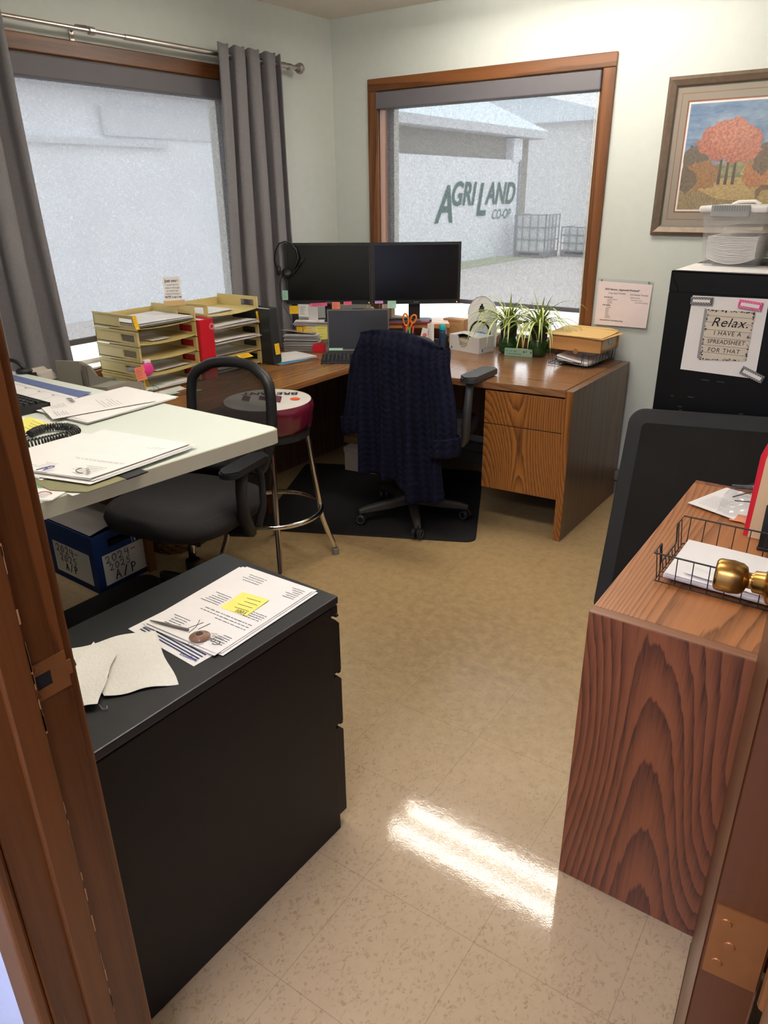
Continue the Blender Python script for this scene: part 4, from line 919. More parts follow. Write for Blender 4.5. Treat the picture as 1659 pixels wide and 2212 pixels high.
for k in range(16):
    z = 1.278+k*.0062
    def fn(u, v, k=k, z=z): return (2.365+u*.175, -.69+v*.31, z+.022*(abs(u-.5)*2)**2*(1-k/16)*1.0*(0.4+.6*(1-v))+.004)
    tag(MB().sheet(fn, 8, 3).build('paper_sheaf', (WHITE, PAPER2)[k % 2], loc=(2.45, -.53, z), solid=.0042), 'sagging sheaf of white paper inside the clear tub', 'paper', 'sheaves of paper inside the clear tub')
tag(MB().box(2.41, 2.545, -.66, -.40, 1.40, 1.412, .001).build('folder', M('cream_folder', (222, 206, 180), .8), loc=(2.47, -.53, 1.40)), 'cream folder on top of the papers inside the clear tub', 'folder')
tag(MB().box(2.585, 2.74, -.66, -.34, 1.2685, 1.298, .004).build('flat_box', M('purple_box', (70, 50, 78), .5, noise=.3, nscale=20), loc=(2.66, -.5, 1.2685)), 'flat purple box under the snack bag on the tall cabinet', 'box')
sb = MB()
def bagf(u, v):
    a = 6.2832*u; r = (.055, .04)
    t = sn(min(.97, max(.03, v)))**.45; rr = 1+.10*math.sin(5*a+7*v)+.06*math.sin(11*a-9*v)
    return (2.655+r[0]*1.35*t*math.cos(a)*rr, -.52+r[1]*t*math.sin(a)*rr, 1.299+.15*v)
sb.sheet(bagf, 36, 20)
sbm = bpy.data.materials.new('striped_foil'); sbm.use_nodes = True; N, L, p = nodes(sbm)
tc = N.new('ShaderNodeTexCoord'); wv_ = N.new('ShaderNodeTexWave'); wv_.inputs['Scale'].default_value = 22; wv_.inputs['Distortion'].default_value = 9; wv_.bands_direction = 'DIAGONAL'; L.new(tc.outputs['Object'], wv_.inputs['Vector'])
rp = N.new('ShaderNodeValToRGB'); rp.color_ramp.elements[0].color = srgb(60, 50, 96); rp.color_ramp.elements[1].color = srgb(226, 214, 232); e = rp.color_ramp.elements.new(.45); e.color = srgb(226, 96, 84); rp.color_ramp.interpolation = 'CONSTANT'
L.new(wv_.outputs['Fac'], rp.inputs[0]); L.new(rp.outputs[0], p.inputs['Base Color']); p.inputs['Roughness'].default_value = .2; p.inputs['Metallic'].default_value = .3
tag(sb.build('snack_bag', sbm, loc=(2.655, -.52, 1.299), smooth=True), 'crumpled shiny striped snack bag beside the clear tub', 'bag')

# ---- credenza contents
def wire_tray(label, c, ax, ay, wd, ln, ht, zb, dip, grp):
    """letter tray of black wire; ax across, ay towards the back; front at -ay has a dip"""
    c = Vector((c[0], c[1], zb)); ax = Vector(ax).normalized(); ay = Vector(ay).normalized()
    P = lambda a, b, h: c+ax*(a*wd/2)+ay*(b*ln/2)+Z*h
    fl = 1.06
    t = thing('wire_tray', label, 'tray', c, grp); m = MB()
    m.tube([P(-1, -1, .006), P(1, -1, .006), P(1, 1, .006), P(-1, 1, .006)], .0016, 6, closed=True)
    for k in range(1, 9): m.tube([P(-1+k*.222, -1, .006), P(-1+k*.222, 1, .006)], .0011, 5)
    m.build('bottom_grid', BLACK, t)
    m = MB(); q = dip
    m.tube([P(-fl, -fl, ht), P(-q*1.05, -fl, ht), P(-q, -fl, ht*.94), P(-q*.98, -1.03, ht*.42), P(-q*.9, -1.03, ht*.36), P(q*.9, -1.03, ht*.36), P(q*.98, -1.03, ht*.42), P(q, -fl, ht*.94), P(q*1.05, -fl, ht), P(fl, -fl, ht), P(fl, fl, ht), P(-fl, fl, ht)], .0021, 6, closed=True)
    for k in range(8):
        b = -.93+k*.266
        for s in (-1, 1): m.tube([P(s, b, .006), P(s*fl, b, ht)], .0012, 5)
    for k in range(9):
        a = -.88+k*.22
        m.tube([P(a, 1, .006), P(a, fl, ht)], .0012, 5); m.tube([P(a, -1, .006), P(a, -1.03, ht*.36) if abs(a) < q else P(a, -fl, ht)], .0012, 5)
    m.build('wire_frame', BLACK, t); return t
wire_tray('black wire letter tray of invoices on the red oak credenza behind the brass knob', (2.865, -2.213), (0, 1, 0), (1, .01, 0), .225, .25, .075, .744, .55, 'wire letter trays')
paper('stack of white statements in the wire tray on the credenza', (2.755, -2.315), (2.755, -2.115), (2.985, -2.118), (2.985, -2.318), .757, n=8, name='statement_stack', seed=21, step=.0016, lines=[(.1, .45, .4, .2, 4, .001), (.1, .75, .7, .2, 6, .0012)], jit=.003)
paper('white window envelope on top of the statements in the wire tray', (2.79, -2.30), (2.82, -2.20), (2.985, -2.245), (2.955, -2.32), .7735, n=1, name='envelope', cat='envelope', seed=22, lines=[(.2, .3, .5, .4, 5, .001)])
cs_ = paper('white instruction sheet under the plastic bag on the credenza', (2.682, -1.835), (2.85, -1.89), (2.93, -1.70), (2.742, -1.645), .7445, n=1, name='instruction_sheet', seed=23, lines=[(.08, .1, .5, .45, 9, .0012)], lift=lambda u, v: .006*(1-u)*(1-v))
bg_ = MB()
def pbag(u, v):
    x = 2.755+.15*u+.005*math.sin(9*v); y = -1.865+.22*v+.006*math.sin(7*u)
    return (x, y, .752+.05*sn(u)**.7*sn(v)**.7+.004*math.sin(17*u+9*v)+.003*math.sin(23*v))
bg_.sheet(pbag, 24, 30)
pb = tag(bg_.build('plastic_bag', CLEARP, loc=(2.83, -1.75, .752), smooth=True), 'crinkled clear plastic bag of small parts by the red folder', 'bag')
MB().tube([(2.765, -1.70, .773), (2.85, -1.705, .787)], .0065, 8).tube([(2.78, -1.76, .765), (2.82, -1.735, .78), (2.86, -1.75, .778), (2.84, -1.78, .77), (2.79, -1.785, .765)], .0016, 6).build('cable_parts', BLACK, pb)
tag(MB().sheet(lambda u, v: (2.80+.09*u, -1.885+.05*v, .7475+.003*u), 2, 2).build('orange_slip', M('orange_slip', (220, 140, 104), .8), loc=(2.85, -1.86, .7475), solid=.0006), 'orange slip poking from under the plastic bag', 'paper')
rf = thing('folder', 'red edged folder standing upright in the black sorter on the credenza', 'folder', (2.95, -1.95, .744))
MB().prism([(2.848, .7445), (3.16, .7445), (3.16, .99), (2.862, .99), (2.852, .955)], 1.953, 1.955, mat=Matrix(((1, 0, 0, 0), (0, 0, -1, 0), (0, 1, 0, 0), (0, 0, 0, 1)))).build('red_cover', M('red_folder_card', (214, 24, 44), .6), rf)
MB().prism([(2.860, .7445), (3.16, .7445), (3.16, .985), (2.872, .985), (2.866, .95)], 1.9555, 1.962, mat=Matrix(((1, 0, 0, 0), (0, 0, -1, 0), (0, 1, 0, 0), (0, 0, 0, 1)))).build('manila_leaf', M('manila_leaf', (228, 196, 154), .8), rf)
bs = thing('file_sorter', 'black file sorter behind the wire tray at the picture edge', 'file sorter', (3.0, -1.99, .744))
MB().box(2.892, 3.16, -2.026, -1.964, .744, .752, .002).build('base', BLACK, bs)
for y in (-2.024, -1.970): MB().box(2.894, 3.16, y, y+.005, .752, .86 if y < -2 else .84, .001).build('divider', BLACK, bs)
# ================================================================== THE OPEN DOOR
Hc = Vector((3.056, -3.345, 0)); Ed = Vector((2.986, -2.545, 0)); dd = (Ed-Hc).normalized(); dn = Vector((dd.y, -dd.x, 0)); DL = (Ed-Hc).length
dm = Matrix(((dd.x, dn.x, 0, Hc.x), (dd.y, dn.y, 0, Hc.y), (0, 0, 1, 0), (0, 0, 0, 1)))
do = struct(MB().box(0, DL, 0, .0445, .012, 2.03, .0015, mat=dm).build('door_1', DOORM))
hz = thing_ = MB().box(-.0022, -.0002, .0028, .043, .945, 1.022, mat=dm).build('hinge_leaf', BRASSD, do); hz['label'] = 'brass hinge leaf'
for b, z in ((.012, 1.006), (.018, .983), (.012, .96)): MB().lathe([(0, .001), (.004, .0008), (.0046, 0)], dm @ Vector((-.0022, b, z)), 12, (dm.to_3x3() @ Matrix.Rotation(-math.pi/2, 3, 'Y'))).build('screw', BRASSD, hz)
MB().tube([dm @ Vector((-.006, .052, .94)), dm @ Vector((-.006, .052, 1.03))], .006, 10).build('hinge_pin', BRASSD, hz)
kx = DL-.062; kp = dm @ Vector((kx, 0, .945)); km3 = Matrix((dd, Z, -dn)).transposed()
kn = MB().lathe([(0, 0), (.033, 0), (.0335, .004), (.030, .009), (.024, .012), (.0195, .016), (.0185, .030), (.0135, .033), (.0135, .040), (.022, .043), (.0265, .050), (.0285, .064), (.0275, .084), (.026, .088), (.023, .090), (0, .0885)], kp, 36, km3).build('door_knob', BRASS, do, smooth=True); kn['label'] = 'brass door knob'
MB().box(DL, DL+.001, .01, .036, .915, .972, mat=dm).build('latch_plate', BRASSD, do)

# ================================================================== LETTER TRAYS ON THE DESK RETURN
def tray_stack(lab, x0, x1, y0, y1, z0, n, hh, names):
    for k in range(n):
        zb = z0+k*hh; t = thing('letter_tray', lab % names[k], 'letter tray', ((x0+x1)/2, (y0+y1)/2, zb), 'tan letter trays')
        MB().sheet(lambda u, v: (x0+(x1-x0)*u, y0+(y1-y0)*v, zb+.010-(.009*(1-abs(2*v-1)**2) if u > .7 else 0)*(u-.7)/.3), 10, 8).build('tray_floor', TAN, t, solid=.003)
        MB().box(x0, x0+.004, y0, y1, zb, zb+hh*.72).build('tray_back', TAN, t)
        for yy, s in ((y0, 1), (y1-.005, -1)):
            m = MB(); wx0, wx1, wz0, wz1 = x1-.115, x1-.022, zb+hh*.28, zb+hh*.72
            for q in ((x0, wx0, zb+.001, zb+hh-.003), (wx1, x1, zb+.001, zb+hh-.003), (wx0, wx1, zb+.001, wz0), (wx0, wx1, wz1, zb+hh-.003)): m.box(q[0], q[1], yy, yy+.005, q[2], q[3])
            so = m.build('tray_side', TAN, t)
            yo = yy-.003 if s > 0 else yy+.005
            r = MB(); r.box(x0, x1+.002, yo, yo+.003, zb+hh-.010, zb+hh-.003).box(x1-.004, x1+.004, yy-.002, yy+.007, zb+.001, zb+hh-.003, .001).box(x0+.02, x1-.02, yo+.0015, yo+.003, zb+hh*.2, zb+hh*.24).box(x0+.02, wx0, yo+.0015, yo+.003, zb+hh*.78, zb+hh*.81)
            r.build('side_rim', TAN, so)
ORD = ['bottom', 'second from the bottom', 'middle', 'second from the top', 'top']
tray_stack('tan letter tray, %s of the stack by the grey adding machine', .068, .366, -1.851, -1.524, .7325, 5, .0685, ORD)
tray_stack('tan letter tray, %s of the stack by the black binder', .062, .345, -1.431, -1.095, .7325, 5, .068, ORD)
def tpap(label, x0, x1, y0, y1, z, n, seed, over=.0, lines=True, wav=.003, mat=None):
    return paper(label, (x1+over, y0), (x1+over, y1), (x0, y1), (x0, y0), z, n=n, name='paper_stack', seed=seed, wav=wav, step=.0018, jit=.008, mat=mat, lines=[(.1, .1, .8, .6, 9, .0012)] if lines else None, group='papers in the tan letter trays')
tpap('thick paper pile in the top tray of the stack nearer the white table', .09, .355, -1.835, -1.535, 1.019, 9, 31, .012)
tpap('thin white sheet in the tray with the pink tape dispenser', .16, .34, -1.75, -1.56, .813, 2, 32, lines=False)
tpap('small white slip in the second tray from the top, stack nearer the white table', .22, .345, -1.76, -1.66, .951, 1, 33, lines=False)
tpap('white sheets in the bottom tray of the stack nearer the white table', .12, .37, -1.84, -1.58, .745, 3, 34, .01, lines=False)
tpap('small pile of white sheets in the top tray of the stack nearer the corner', .10, .30, -1.40, -1.22, 1.016, 2, 35)
tpap('curling papers in the second tray from the top of the stack nearer the corner', .08, .35, -1.42, -1.12, .951, 6, 36, .02, wav=.006)
tpap('curling papers in the middle tray of the stack nearer the corner', .08, .36, -1.42, -1.12, .883, 4, 37, .02, wav=.008)
tpap('pile of papers in the bottom tray of the stack nearer the corner', .10, .35, -1.42, -1.2, .746, 10, 38, .02)
tpap('thin sheet in the second tray from the bottom, stack nearer the corner', .12, .33, -1.40, -1.12, .813, 1, 39, lines=False)
xt = .372
note('narrow yellow flag on the front edge of the top tray, stack nearer the white table', (xt, -1.866, 1.074), (0, 1, 0), (.05, .1, -1), .020, .058, STY, rows=3, seed=41)
note('coral note on the second tray from the bottom, left of the pink tape dispenser', (xt+.004, -1.897, .86), (0, 1, 0), (0, .12, -1), .052, .060, STO, rows=5, seed=42, ink=M('red_ink', (150, 50, 40), .8))
note('narrow yellow flag at the second tray from the top, stack by the black binder', (.354, -1.118, 1.0), (0, 1, 0), (0, .1, -1), .018, .058, STY, rows=4, seed=43)
note('yellow striped note sticking out of the bottom tray, stack nearer the corner', (.36, -1.28, .808), (.15, 1, 0), (1, 0, -.55), .075, .035, STY, rows=4, seed=44)
note('yellow note inside the bottom tray, stack nearer the white table', (.30, -1.83, .775), (0, 1, 0), (.4, .0, -1), .05, .028, STY, rows=2, seed=45)
for i, (x, y, m_, a, lb) in enumerate(((.395, -1.69, STY, .1, 'yellow slip on the desk return in front of the tan trays'), (.47, -1.71, STG, .5, 'mint slip beside the yellow slip on the desk return'), (.43, -1.80, STG, .9, 'mint slip on the desk return nearest the white table'), (.27, -1.70, STG, .3, 'mint slip lying in the bottom tray, towards the corner'), (.30, -1.78, STG, .7, 'mint slip lying in the bottom tray, nearest its open front'))):
    z = .7325 if x > .38 else .7515
    note(lb, (x, y, z), (math.cos(a)*.2, math.sin(a), 0), (1, -.2, 0), .075 if i == 0 else .06, .04, m_, rows=2, seed=50+i, curl=.002)
paper('white envelope poking from under the tan trays on the desk return', (.44, -1.85), (.44, -1.68), (.368, -1.66), (.368, -1.83), .7322, n=2, name='envelope', cat='envelope', seed=61, wav=0)
td = thing('tape_dispenser', 'pink and white correction tape dispenser standing in a tan letter tray', 'tape dispenser', (.35, -1.825, .812))
MB().lathe([(0, -.014), (.026, -.014), (.030, -.010), (.031, 0), (.030, .010), (.026, .014), (0, .014)], (.362, -1.822, .842), 24, Matrix.Rotation(math.pi/2-.15, 4, 'Y').to_3x3()).build('case', PINK, td, smooth=True)
MB().box(.350, .372, -1.835, -1.80, .864, .881, .005).build('white_tip', WHITE, td)
pc = thing('wire_clips', 'black binder clip handles standing by the coral note on the desk return', 'clip', (.40, -1.86, .745))
MB().tube([(.38, -1.87, .745), (.40, -1.845, .757), (.42, -1.835, .755), (.40, -1.83, .770), (.385, -1.85, .772)], .0012, 5).tube([(.39, -1.85, .74), (.43, -1.83, .745), (.42, -1.815, .762), (.395, -1.83, .775)], .0012, 5).build('wire_loops', BLACK, pc)
# WTF sign
sg = thing('desk_sign', 'small white joke sign in a wooden stand on top of the tan trays', 'sign', (.25, -1.55, 1.076))
nS = Vector((.78, -.62, 0)); xS = Vector((.62, .78, 0)); cS = Vector((.262, -1.545, 1.0755))
sm_ = Matrix(((xS.x, -nS.x, 0, cS.x), (xS.y, -nS.y, 0, cS.y), (0, 0, 1, cS.z), (0, 0, 0, 1)))
MB().box(-.048, .048, -.02, -.003, 0, .020, .001, mat=sm_).box(-.048, .048, .003, .02, 0, .020, .001, mat=sm_).box(-.048, .048, -.003, .003, 0, .006, mat=sm_).build('wooden_stand', M('pale_wood', (214, 176, 122), .6, noise=.1, nscale=30), sg)
tl = Matrix.Rotation(-.05, 4, 'X')
lean = math.radians(24); MB().prism(rrect(0, .070, .078, .118, .006), -.0025, .0025, mat=sm_ @ Matrix.Translation((-.002, 0, .002)) @ Matrix.Rotation(math.pi/2-lean, 4, 'X')).build('card', WHITE, sg)
def sgt(b, sz, zz, sx=1, bold=0): yS = Z*math.cos(lean)-nS*math.sin(lean); text(b, sz, cS+Z*.002+(nS*math.cos(lean)+Z*math.sin(lean))*.0031+yS*(zz+.006)-xS*.002, xS, yS, INKD, sg, 'sign_lettering', 'CENTER', sx=sx, bold=bold)
sgt('Just once', .019, .098, .85, .0005); sgt('I would like to', .0105, .082, .95); sgt('make it through', .0105, .068, .95); sgt('an entire day', .0105, .054, .95); sgt('without having a', .0105, .040, .95); sgt('WTF moment', .0155, .023, .82, .0004)
# binders
rb = thing('binder', 'red ring binder standing between the two stacks of tan trays', 'binder', (.28, -1.478, .7325))
MB().box(.10, .385, -1.519, -1.515, .7325, 1.012).box(.10, .385, -1.441, -1.437, .7325, 1.012).build('cover', RED, rb)
MB().box(.383, .389, -1.519, -1.437, .7325, 1.012, .002).build('spine', RED, rb)
MB().box(.12, .372, -1.513, -1.443, .74, 1.003).build('pages', WHITE, rb)
MB().lathe([(.008, 0), (.012, .0012), (.016, 0)], (.3892, -1.448, .975), 20, Matrix.Rotation(math.pi/2, 4, 'Y').to_3x3()).build('finger_ring', M('scuffed_red', (206, 120, 124), .6), rb)
bb2 = thing('binder', 'black ring binder with yellow and coral flags beside the tan trays', 'binder', (.36, -1.08, .7325))
tb_ = Matrix.Translation((.425, -1.0865, .7325)) @ Matrix.Rotation(.05, 4, 'X')
MB().box(-.26, 0, -.003, 0, 0, .282, mat=tb_).box(-.26, 0, .055, .058, 0, .282, mat=tb_).build('cover', M('black_vinyl', (40, 42, 42), .35), bb2)
MB().box(-.002, .003, -.003, .058, 0, .282, .002, mat=tb_).build('spine', M('black_vinyl', (40, 42, 42), .35), bb2)
MB().box(-.245, -.01, .001, .054, .006, .272, mat=tb_).build('pages', WHITE, bb2)
note('yellow note stuck low on the spine of the black binder', (.4295, -1.078, .838), (0, 1, 0), (0, .05, -1), .034, .056, STY, rows=4, seed=71)
note('coral flag on the side of the black binder', (.4, -1.091, .93), (1, 0, 0), (0, .05, -1), .022, .058, STO, rows=0, seed=72)
# adding machine
am = thing('adding_machine', 'grey desktop adding machine with paper roll beside the tan trays', 'adding machine', (.255, -2.055, .7325))
am_ = Matrix.Translation((.30, -2.055, .7325)) @ Matrix.Rotation(math.radians(24), 4, 'Z') @ Matrix.Scale(1.22, 4)
AM = M('warm_grey_plastic', (150, 146, 134), .5)
MB().prism([(-.11, 0), (.12, 0), (.12, .05), (.02, .075), (-.11, .085)], -.125, .125, .006, mat=am_ @ Matrix(((0, 0, 1, 0), (1, 0, 0, 0), (0, 1, 0, 0), (0, 0, 0, 1)))).build('machine_body', AM, am)
MB().prism([(-.10, .06), (.0, .06), (-.005, .095), (-.035, .135), (-.09, .165), (-.10, .165)], -.06, .035, .008, mat=am_ @ Matrix(((0, 0, 1, 0), (1, 0, 0, 0), (0, 1, 0, 0), (0, 0, 0, 1)))).build('paper_hood', AM, am)
MB().prism([(-.11, .05), (.06, .04), (.06, .075), (-.06, .105), (-.09, .15), (-.11, .155)], .042, .058, .005, mat=am_ @ Matrix(((0, 0, 1, 0), (1, 0, 0, 0), (0, 1, 0, 0), (0, 0, 0, 1)))).build('side_fin', M('dark_warm_grey', (116, 113, 104), .5), am)
MB().box(-.1, .02, .02, .09, .072, .082, .003, mat=am_ @ Matrix.Rotation(-.2, 4, 'X')).build('key_panel', M('dark_warm_grey', (116, 113, 104), .5), am)
mt = MB()
def ptape(u, v): return am_ @ Vector((-.105+.075*u, -.13+.0*v-.03+.19*v, .095+.02*math.sin(3*v)+.006*math.sin(40*v)))
tag(MB().sheet(lambda u, v: (.06+.20*v+.01*math.sin(20*v), -2.245+.07*u, .86+.03*math.sin(3.1416*v)+.004*math.sin(38*v)), 4, 40).build('paper_tape', M('tape_paper', (206, 196, 186), .85), loc=(.2, -2.08, .81), smooth=True, solid=.001), 'crinkled adding machine paper tape lying beside the machine', 'paper')
# ================================================================== ON THE PALE TABLE
cal = paper('large desk calendar pad with a blue top band on the pale table', (1.05, -2.93), (.50, -2.90), (.455, -2.512), (1.028, -2.524), TT+.0006, n=3, name='calendar_pad', cat='calendar', wav=0, step=.0009, jit=.002)
c0, c1, c2, c3 = (Vector((1.05, -2.93)), Vector((.50, -2.90)), Vector((.455, -2.512)), Vector((1.028, -2.524)))
def cq(u, v, dz=.0032): q = c0*(1-u)*(1-v)+c1*u*(1-v)+c2*u*v+c3*(1-u)*v; return Vector((q.x, q.y, TT+dz))
MB().sheet(lambda u, v: cq(u, .87+.12*v)+Z*(.006*(1-u)**8*v), 14, 3).build('blue_band', M('calendar_blue', (92, 106, 150), .8, noise=.2, nscale=40), cal)
gl = MB()
for k in range(1, 7): gl.quad(cq(k/7-.001, .02), cq(k/7+.001, .02), cq(k/7+.001, .82), cq(k/7-.001, .82))
for k in range(6): v = .02+k*.16; gl.quad(cq(.01, v), cq(.99, v), cq(.99, v+.002), cq(.01, v+.002))
for a in range(7):
    for b in range(5):
        u, v = a/7+.02, .02+b*.16+.13; gl.quad(cq(u, v), cq(u+.02, v), cq(u+.02, v+.016), cq(u, v+.016))
for k in range(7): gl.quad(cq(k/7+.04, .88, .0038), cq(k/7+.09, .88, .0038), cq(k/7+.09, .89, .0038), cq(k/7+.04, .89, .0038))
gl.build('calendar_grid', M('calendar_ink', (120, 120, 128), .8), cal)
text('Dec', .03, cq(.60, .80), (-1, .0, 0), (0, -1, 0), M('calendar_navy', (60, 66, 120), .8), cal, 'month_lettering')
def keyboard(label, c, ang, wd, dp, zb, tilt, rows=6, cols=21, nm='keyboard'):
    kb = thing(nm, label, 'keyboard', (c[0], c[1], zb)); mm = Matrix.Translation((c[0], c[1], zb)) @ Matrix.Rotation(ang, 4, 'Z') @ Matrix.Rotation(tilt, 4, 'X')
    MB().box(-wd/2, wd/2, -dp/2, dp/2, 0, .016, .004, mat=mm).build('keyboard_body', BLACK, kb)
    km_ = MB(); px = (wd-.016)/cols; py = (dp-.03)/rows
    for r in range(rows):
        for q in range(cols):
            if q in (15, 19) and cols > 18 and False: continue
            x = -wd/2+.008+px*(q+.5); y = -dp/2+.014+py*(r+.5)
            a = [km_.b.verts.new(mm @ Vector((x+sx*px*.44, y+sy*py*.44, .0165))) for sx, sy in ((-1, -1), (1, -1), (1, 1), (-1, 1))]
            b = [km_.b.verts.new(mm @ Vector((x+sx*px*.33, y+sy*py*.32, .0245))) for sx, sy in ((-1, -1), (1, -1), (1, 1), (-1, 1))]
            km_.b.faces.new(b)
            for k in range(4): km_.b.faces.new((a[k], a[(k+1) % 4], b[(k+1) % 4], b[k]))
    km_.build('keys', M('key_black', (30, 30, 32), .4), kb)
    ml = MB(); rnd = random.Random(4)
    for r in range(rows):
        for q in range(cols):
            x = -wd/2+.008+px*(q+.5); y = -dp/2+.014+py*(r+.5); l = rnd.uniform(.001, .0035)
            ml.quad(*[mm @ Vector((x+sx*l-.001, y+sy*.0013+.0015, .0248)) for sx, sy in ((-1, -1), (1, -1), (1, 1), (-1, 1))])
    ml.build('key_legends', M('key_legend', (150, 150, 150), .6), kb); return kb
keyboard('black keyboard on the calendar pad on the pale table', (.845, -2.765), math.pi-.02, .45, .14, TT+.005, .05)
ms = thing('mouse', 'black mouse on the far edge of the calendar pad', 'mouse', (.58, -2.585, TT+.004))
MB().lathe([(0, 0), (.052, 0), (.055, .010), (.045, .026), (.025, .036), (0, .039)], (.58, -2.585, TT+.004), 28, Matrix.Diagonal((1, .62, 1))).build('mouse_shell', M('glossy_black', (30, 30, 34), .2, coat=.3), ms, smooth=True)
hs = thing('headset', 'black over-ear headset resting at the far end of the pale table', 'headset', (.50, -2.49, TT))
MB().tube([(.45+.10*t, -2.50+.03*t, TT+.006+.036*sn(t)**.6) for t in [k/14 for k in range(15)]], .007, 8).build('headband', BLACK, hs, smooth=True)
for x, y in ((.452, -2.50), (.548, -2.472)): MB().lathe([(0, 0), (.026, 0), (.028, .008), (.022, .014), (0, .014)], (x, y, TT+.001), 18).build('ear_cup', BLACKM, hs)
paper('white statement sheets spread at the far middle of the pale table', (1.312, -2.735), (1.06, -2.74), (1.055, -2.425), (1.30, -2.42), TT+.0045, n=3, lines=[(.55, .05, .4, .1, 5, .0012), (.1, .62, .7, .16, 5, .0012), (.15, .45, .4, .08, 4, .0012)], name='paper_stack', seed=81, wav=.003, jit=.015)
pb_ = paper('white statement sheet with a black barcode reaching over the keyboard', (1.21, -2.775), (1.02, -2.705), (1.115, -2.45), (1.29, -2.49), TT+.0085, n=1, lines=[(.1, .05, .4, .12, 5, .0012), (.55, .07, .35, .15, 7, .001), (.1, .5, .8, .2, 6, .0012)], seed=82, wav=.003)
bcd = MB(); bx_ = Vector((-.19, .07, 0)).normalized(); by_ = Vector((.095, .255, 0)).normalized(); o_ = Vector((1.10, -2.645, TT+.0135)); xx = 0
for k in range(26):
    wk_ = random.choice((.0008, .0014, .0022)); bcd.quad(o_+bx_*xx, o_+bx_*(xx+wk_), o_+bx_*(xx+wk_)+by_*.012, o_+bx_*xx+by_*.012); xx += wk_+random.choice((.0008, .0014))
bcd.build('barcode', INK, pb_)
paper('printed sheet under the yellow note and the telephone cord on the pale table', (1.30, -2.93), (1.10, -2.99), (1.03, -2.82), (1.20, -2.755), TT+.001, n=2, lines=[(.1, .55, .8, .35, 5, .0013)], seed=83, wav=.001)
note('large yellow note beside the telephone cord on the pale table', (1.268, -2.872, TT+.0042), (-1, .08, 0), (-.45, 1, 0), .125, .082, STP, rows=4, seed=84, curl=.002)
sp0 = paper('spread pile of white invoices along the near edge of the pale table', (1.712, -3.0), (1.49, -3.06), (1.43, -2.77), (1.705, -2.717), TT+.0075, n=7, lines=[(.1, .05, .42, .2, 6, .0013), (.62, .06, .3, .14, 5, .0013), (.05, .34, .9, .04, 2, .001), (.08, .76, .5, .06, 2, .001)], name='invoice_stack', seed=85, wav=.003, jit=.018, step=.0012)
paper('white invoice sheets fanned on the near pile, towards the door jamb', (1.60, -3.04), (1.38, -3.05), (1.385, -2.80), (1.59, -2.775), TT+.0055, n=3, lines=[(.1, .6, .8, .3, 6, .0012)], seed=86, wav=.002, jit=.012)
lgm_ = MB(); lgm_.tube([Vector((1.668+.020*math.cos(a), -2.985+.014*math.sin(a), TT+.020)) for a in [math.radians(d) for d in range(150, 330, 20)]], .0009, 5); lgm_.build('logo_swoosh', INKD, sp0)
text('Viserion', .014, (1.70, -2.99, TT+.0195), (-.86, .5, 0), (-.5, -.86, 0), INK, sp0, 'printed_logo', shear=.2)
fo = tag(MB().prism([(1.755, -2.89), (1.75, -3.035), (1.675, -3.072), (1.50, -3.06), (1.44, -3.03), (1.44, -2.85)], TT+.0026, TT+.0046).build('hanging_folder', M('olive_folder', (128, 124, 92), .8, noise=.1, nscale=60), loc=(1.6, -2.95, TT)), 'olive green hanging folder under the pile of invoices on the pale table', 'folder')
MB().box(1.70, 1.757, -2.94, -2.885, TT+.0028, TT+.0062).build('folder_tab', BLACK, fo)
lp = paper('white form with a green band at the near corner of the pale table', (1.722, -3.10), (1.56, -3.20), (1.48, -3.06), (1.69, -3.02), TT+.0008, n=3, lines=[(.1, .1, .3, .3, 5, .0012), (.1, .7, .8, .2, 5, .0011)], seed=88, wav=0, jit=.006)
q = [Vector((1.722, -3.10, 0)), Vector((1.56, -3.20, 0)), Vector((1.48, -3.06, 0)), Vector((1.69, -3.02, 0))]
lq = lambda u, v: q[0]*(1-u)*(1-v)+q[1]*u*(1-v)+q[2]*u*v+q[3]*(1-u)*v+Vector((0, 0, TT+.0036))
gm = MB(); gm.quad(lq(.02, .62), lq(.95, .62), lq(.95, .70), lq(.02, .70)); gm.build('green_band', M('green_print', (112, 190, 128), .8), lp)
rm_ = MB(); rm_.tube([lq(.16, .28)+Vector((.018*math.cos(a), .012*math.sin(a), .0004)) for a in [math.radians(d) for d in range(60, 270, 20)]], .0008, 5); rm_.build('logo_swoosh', M('print_red', (170, 50, 50), .8), lp)
paper('white sheet along the near edge of the pale table, under the olive folder', (1.752, -2.90), (1.735, -3.06), (1.60, -3.05), (1.62, -2.88), TT+.0007, n=1, seed=89, wav=0)
tag(MB().tube([(1.577, -3.042, TT+.0205), (1.585, -3.012, TT+.0215), (1.590, -3.006, TT+.0215), (1.596, -3.010, TT+.0215), (1.592, -3.035, TT+.021), (1.588, -3.022, TT+.021)], .0011, 6).build('paper_clip', M('blue_wire', (44, 66, 140), .4), loc=(1.585, -3.02, TT+.021)), 'large blue paper clip on the near pile of invoices', 'paper clip')
ph = thing('telephone', 'black desk telephone on the pale table at the door jamb', 'telephone', (1.24, -3.03, TT))
pm_ = Matrix.Translation((1.215, -3.035, TT)) @ Matrix.Rotation(.15, 4, 'Z')
MB().prism([(-.10, 0), (.115, 0), (.115, .018), (-.10, .075)], -.09, .10, .006, mat=pm_ @ Matrix(((0, 0, 1, 0), (1, 0, 0, 0), (0, 1, 0, 0), (0, 0, 0, 1)))).build('phone_base', BLACK, ph)
MB().tube([pm_ @ Vector(v) for v in ((.06, -.10, .088), (.06, -.07, .10), (.06, .0, .09), (.06, .08, .055), (.06, .115, .032))], [.02, .026, .018, .026, .02], 10).build('handset', BLACK, ph, smooth=True)
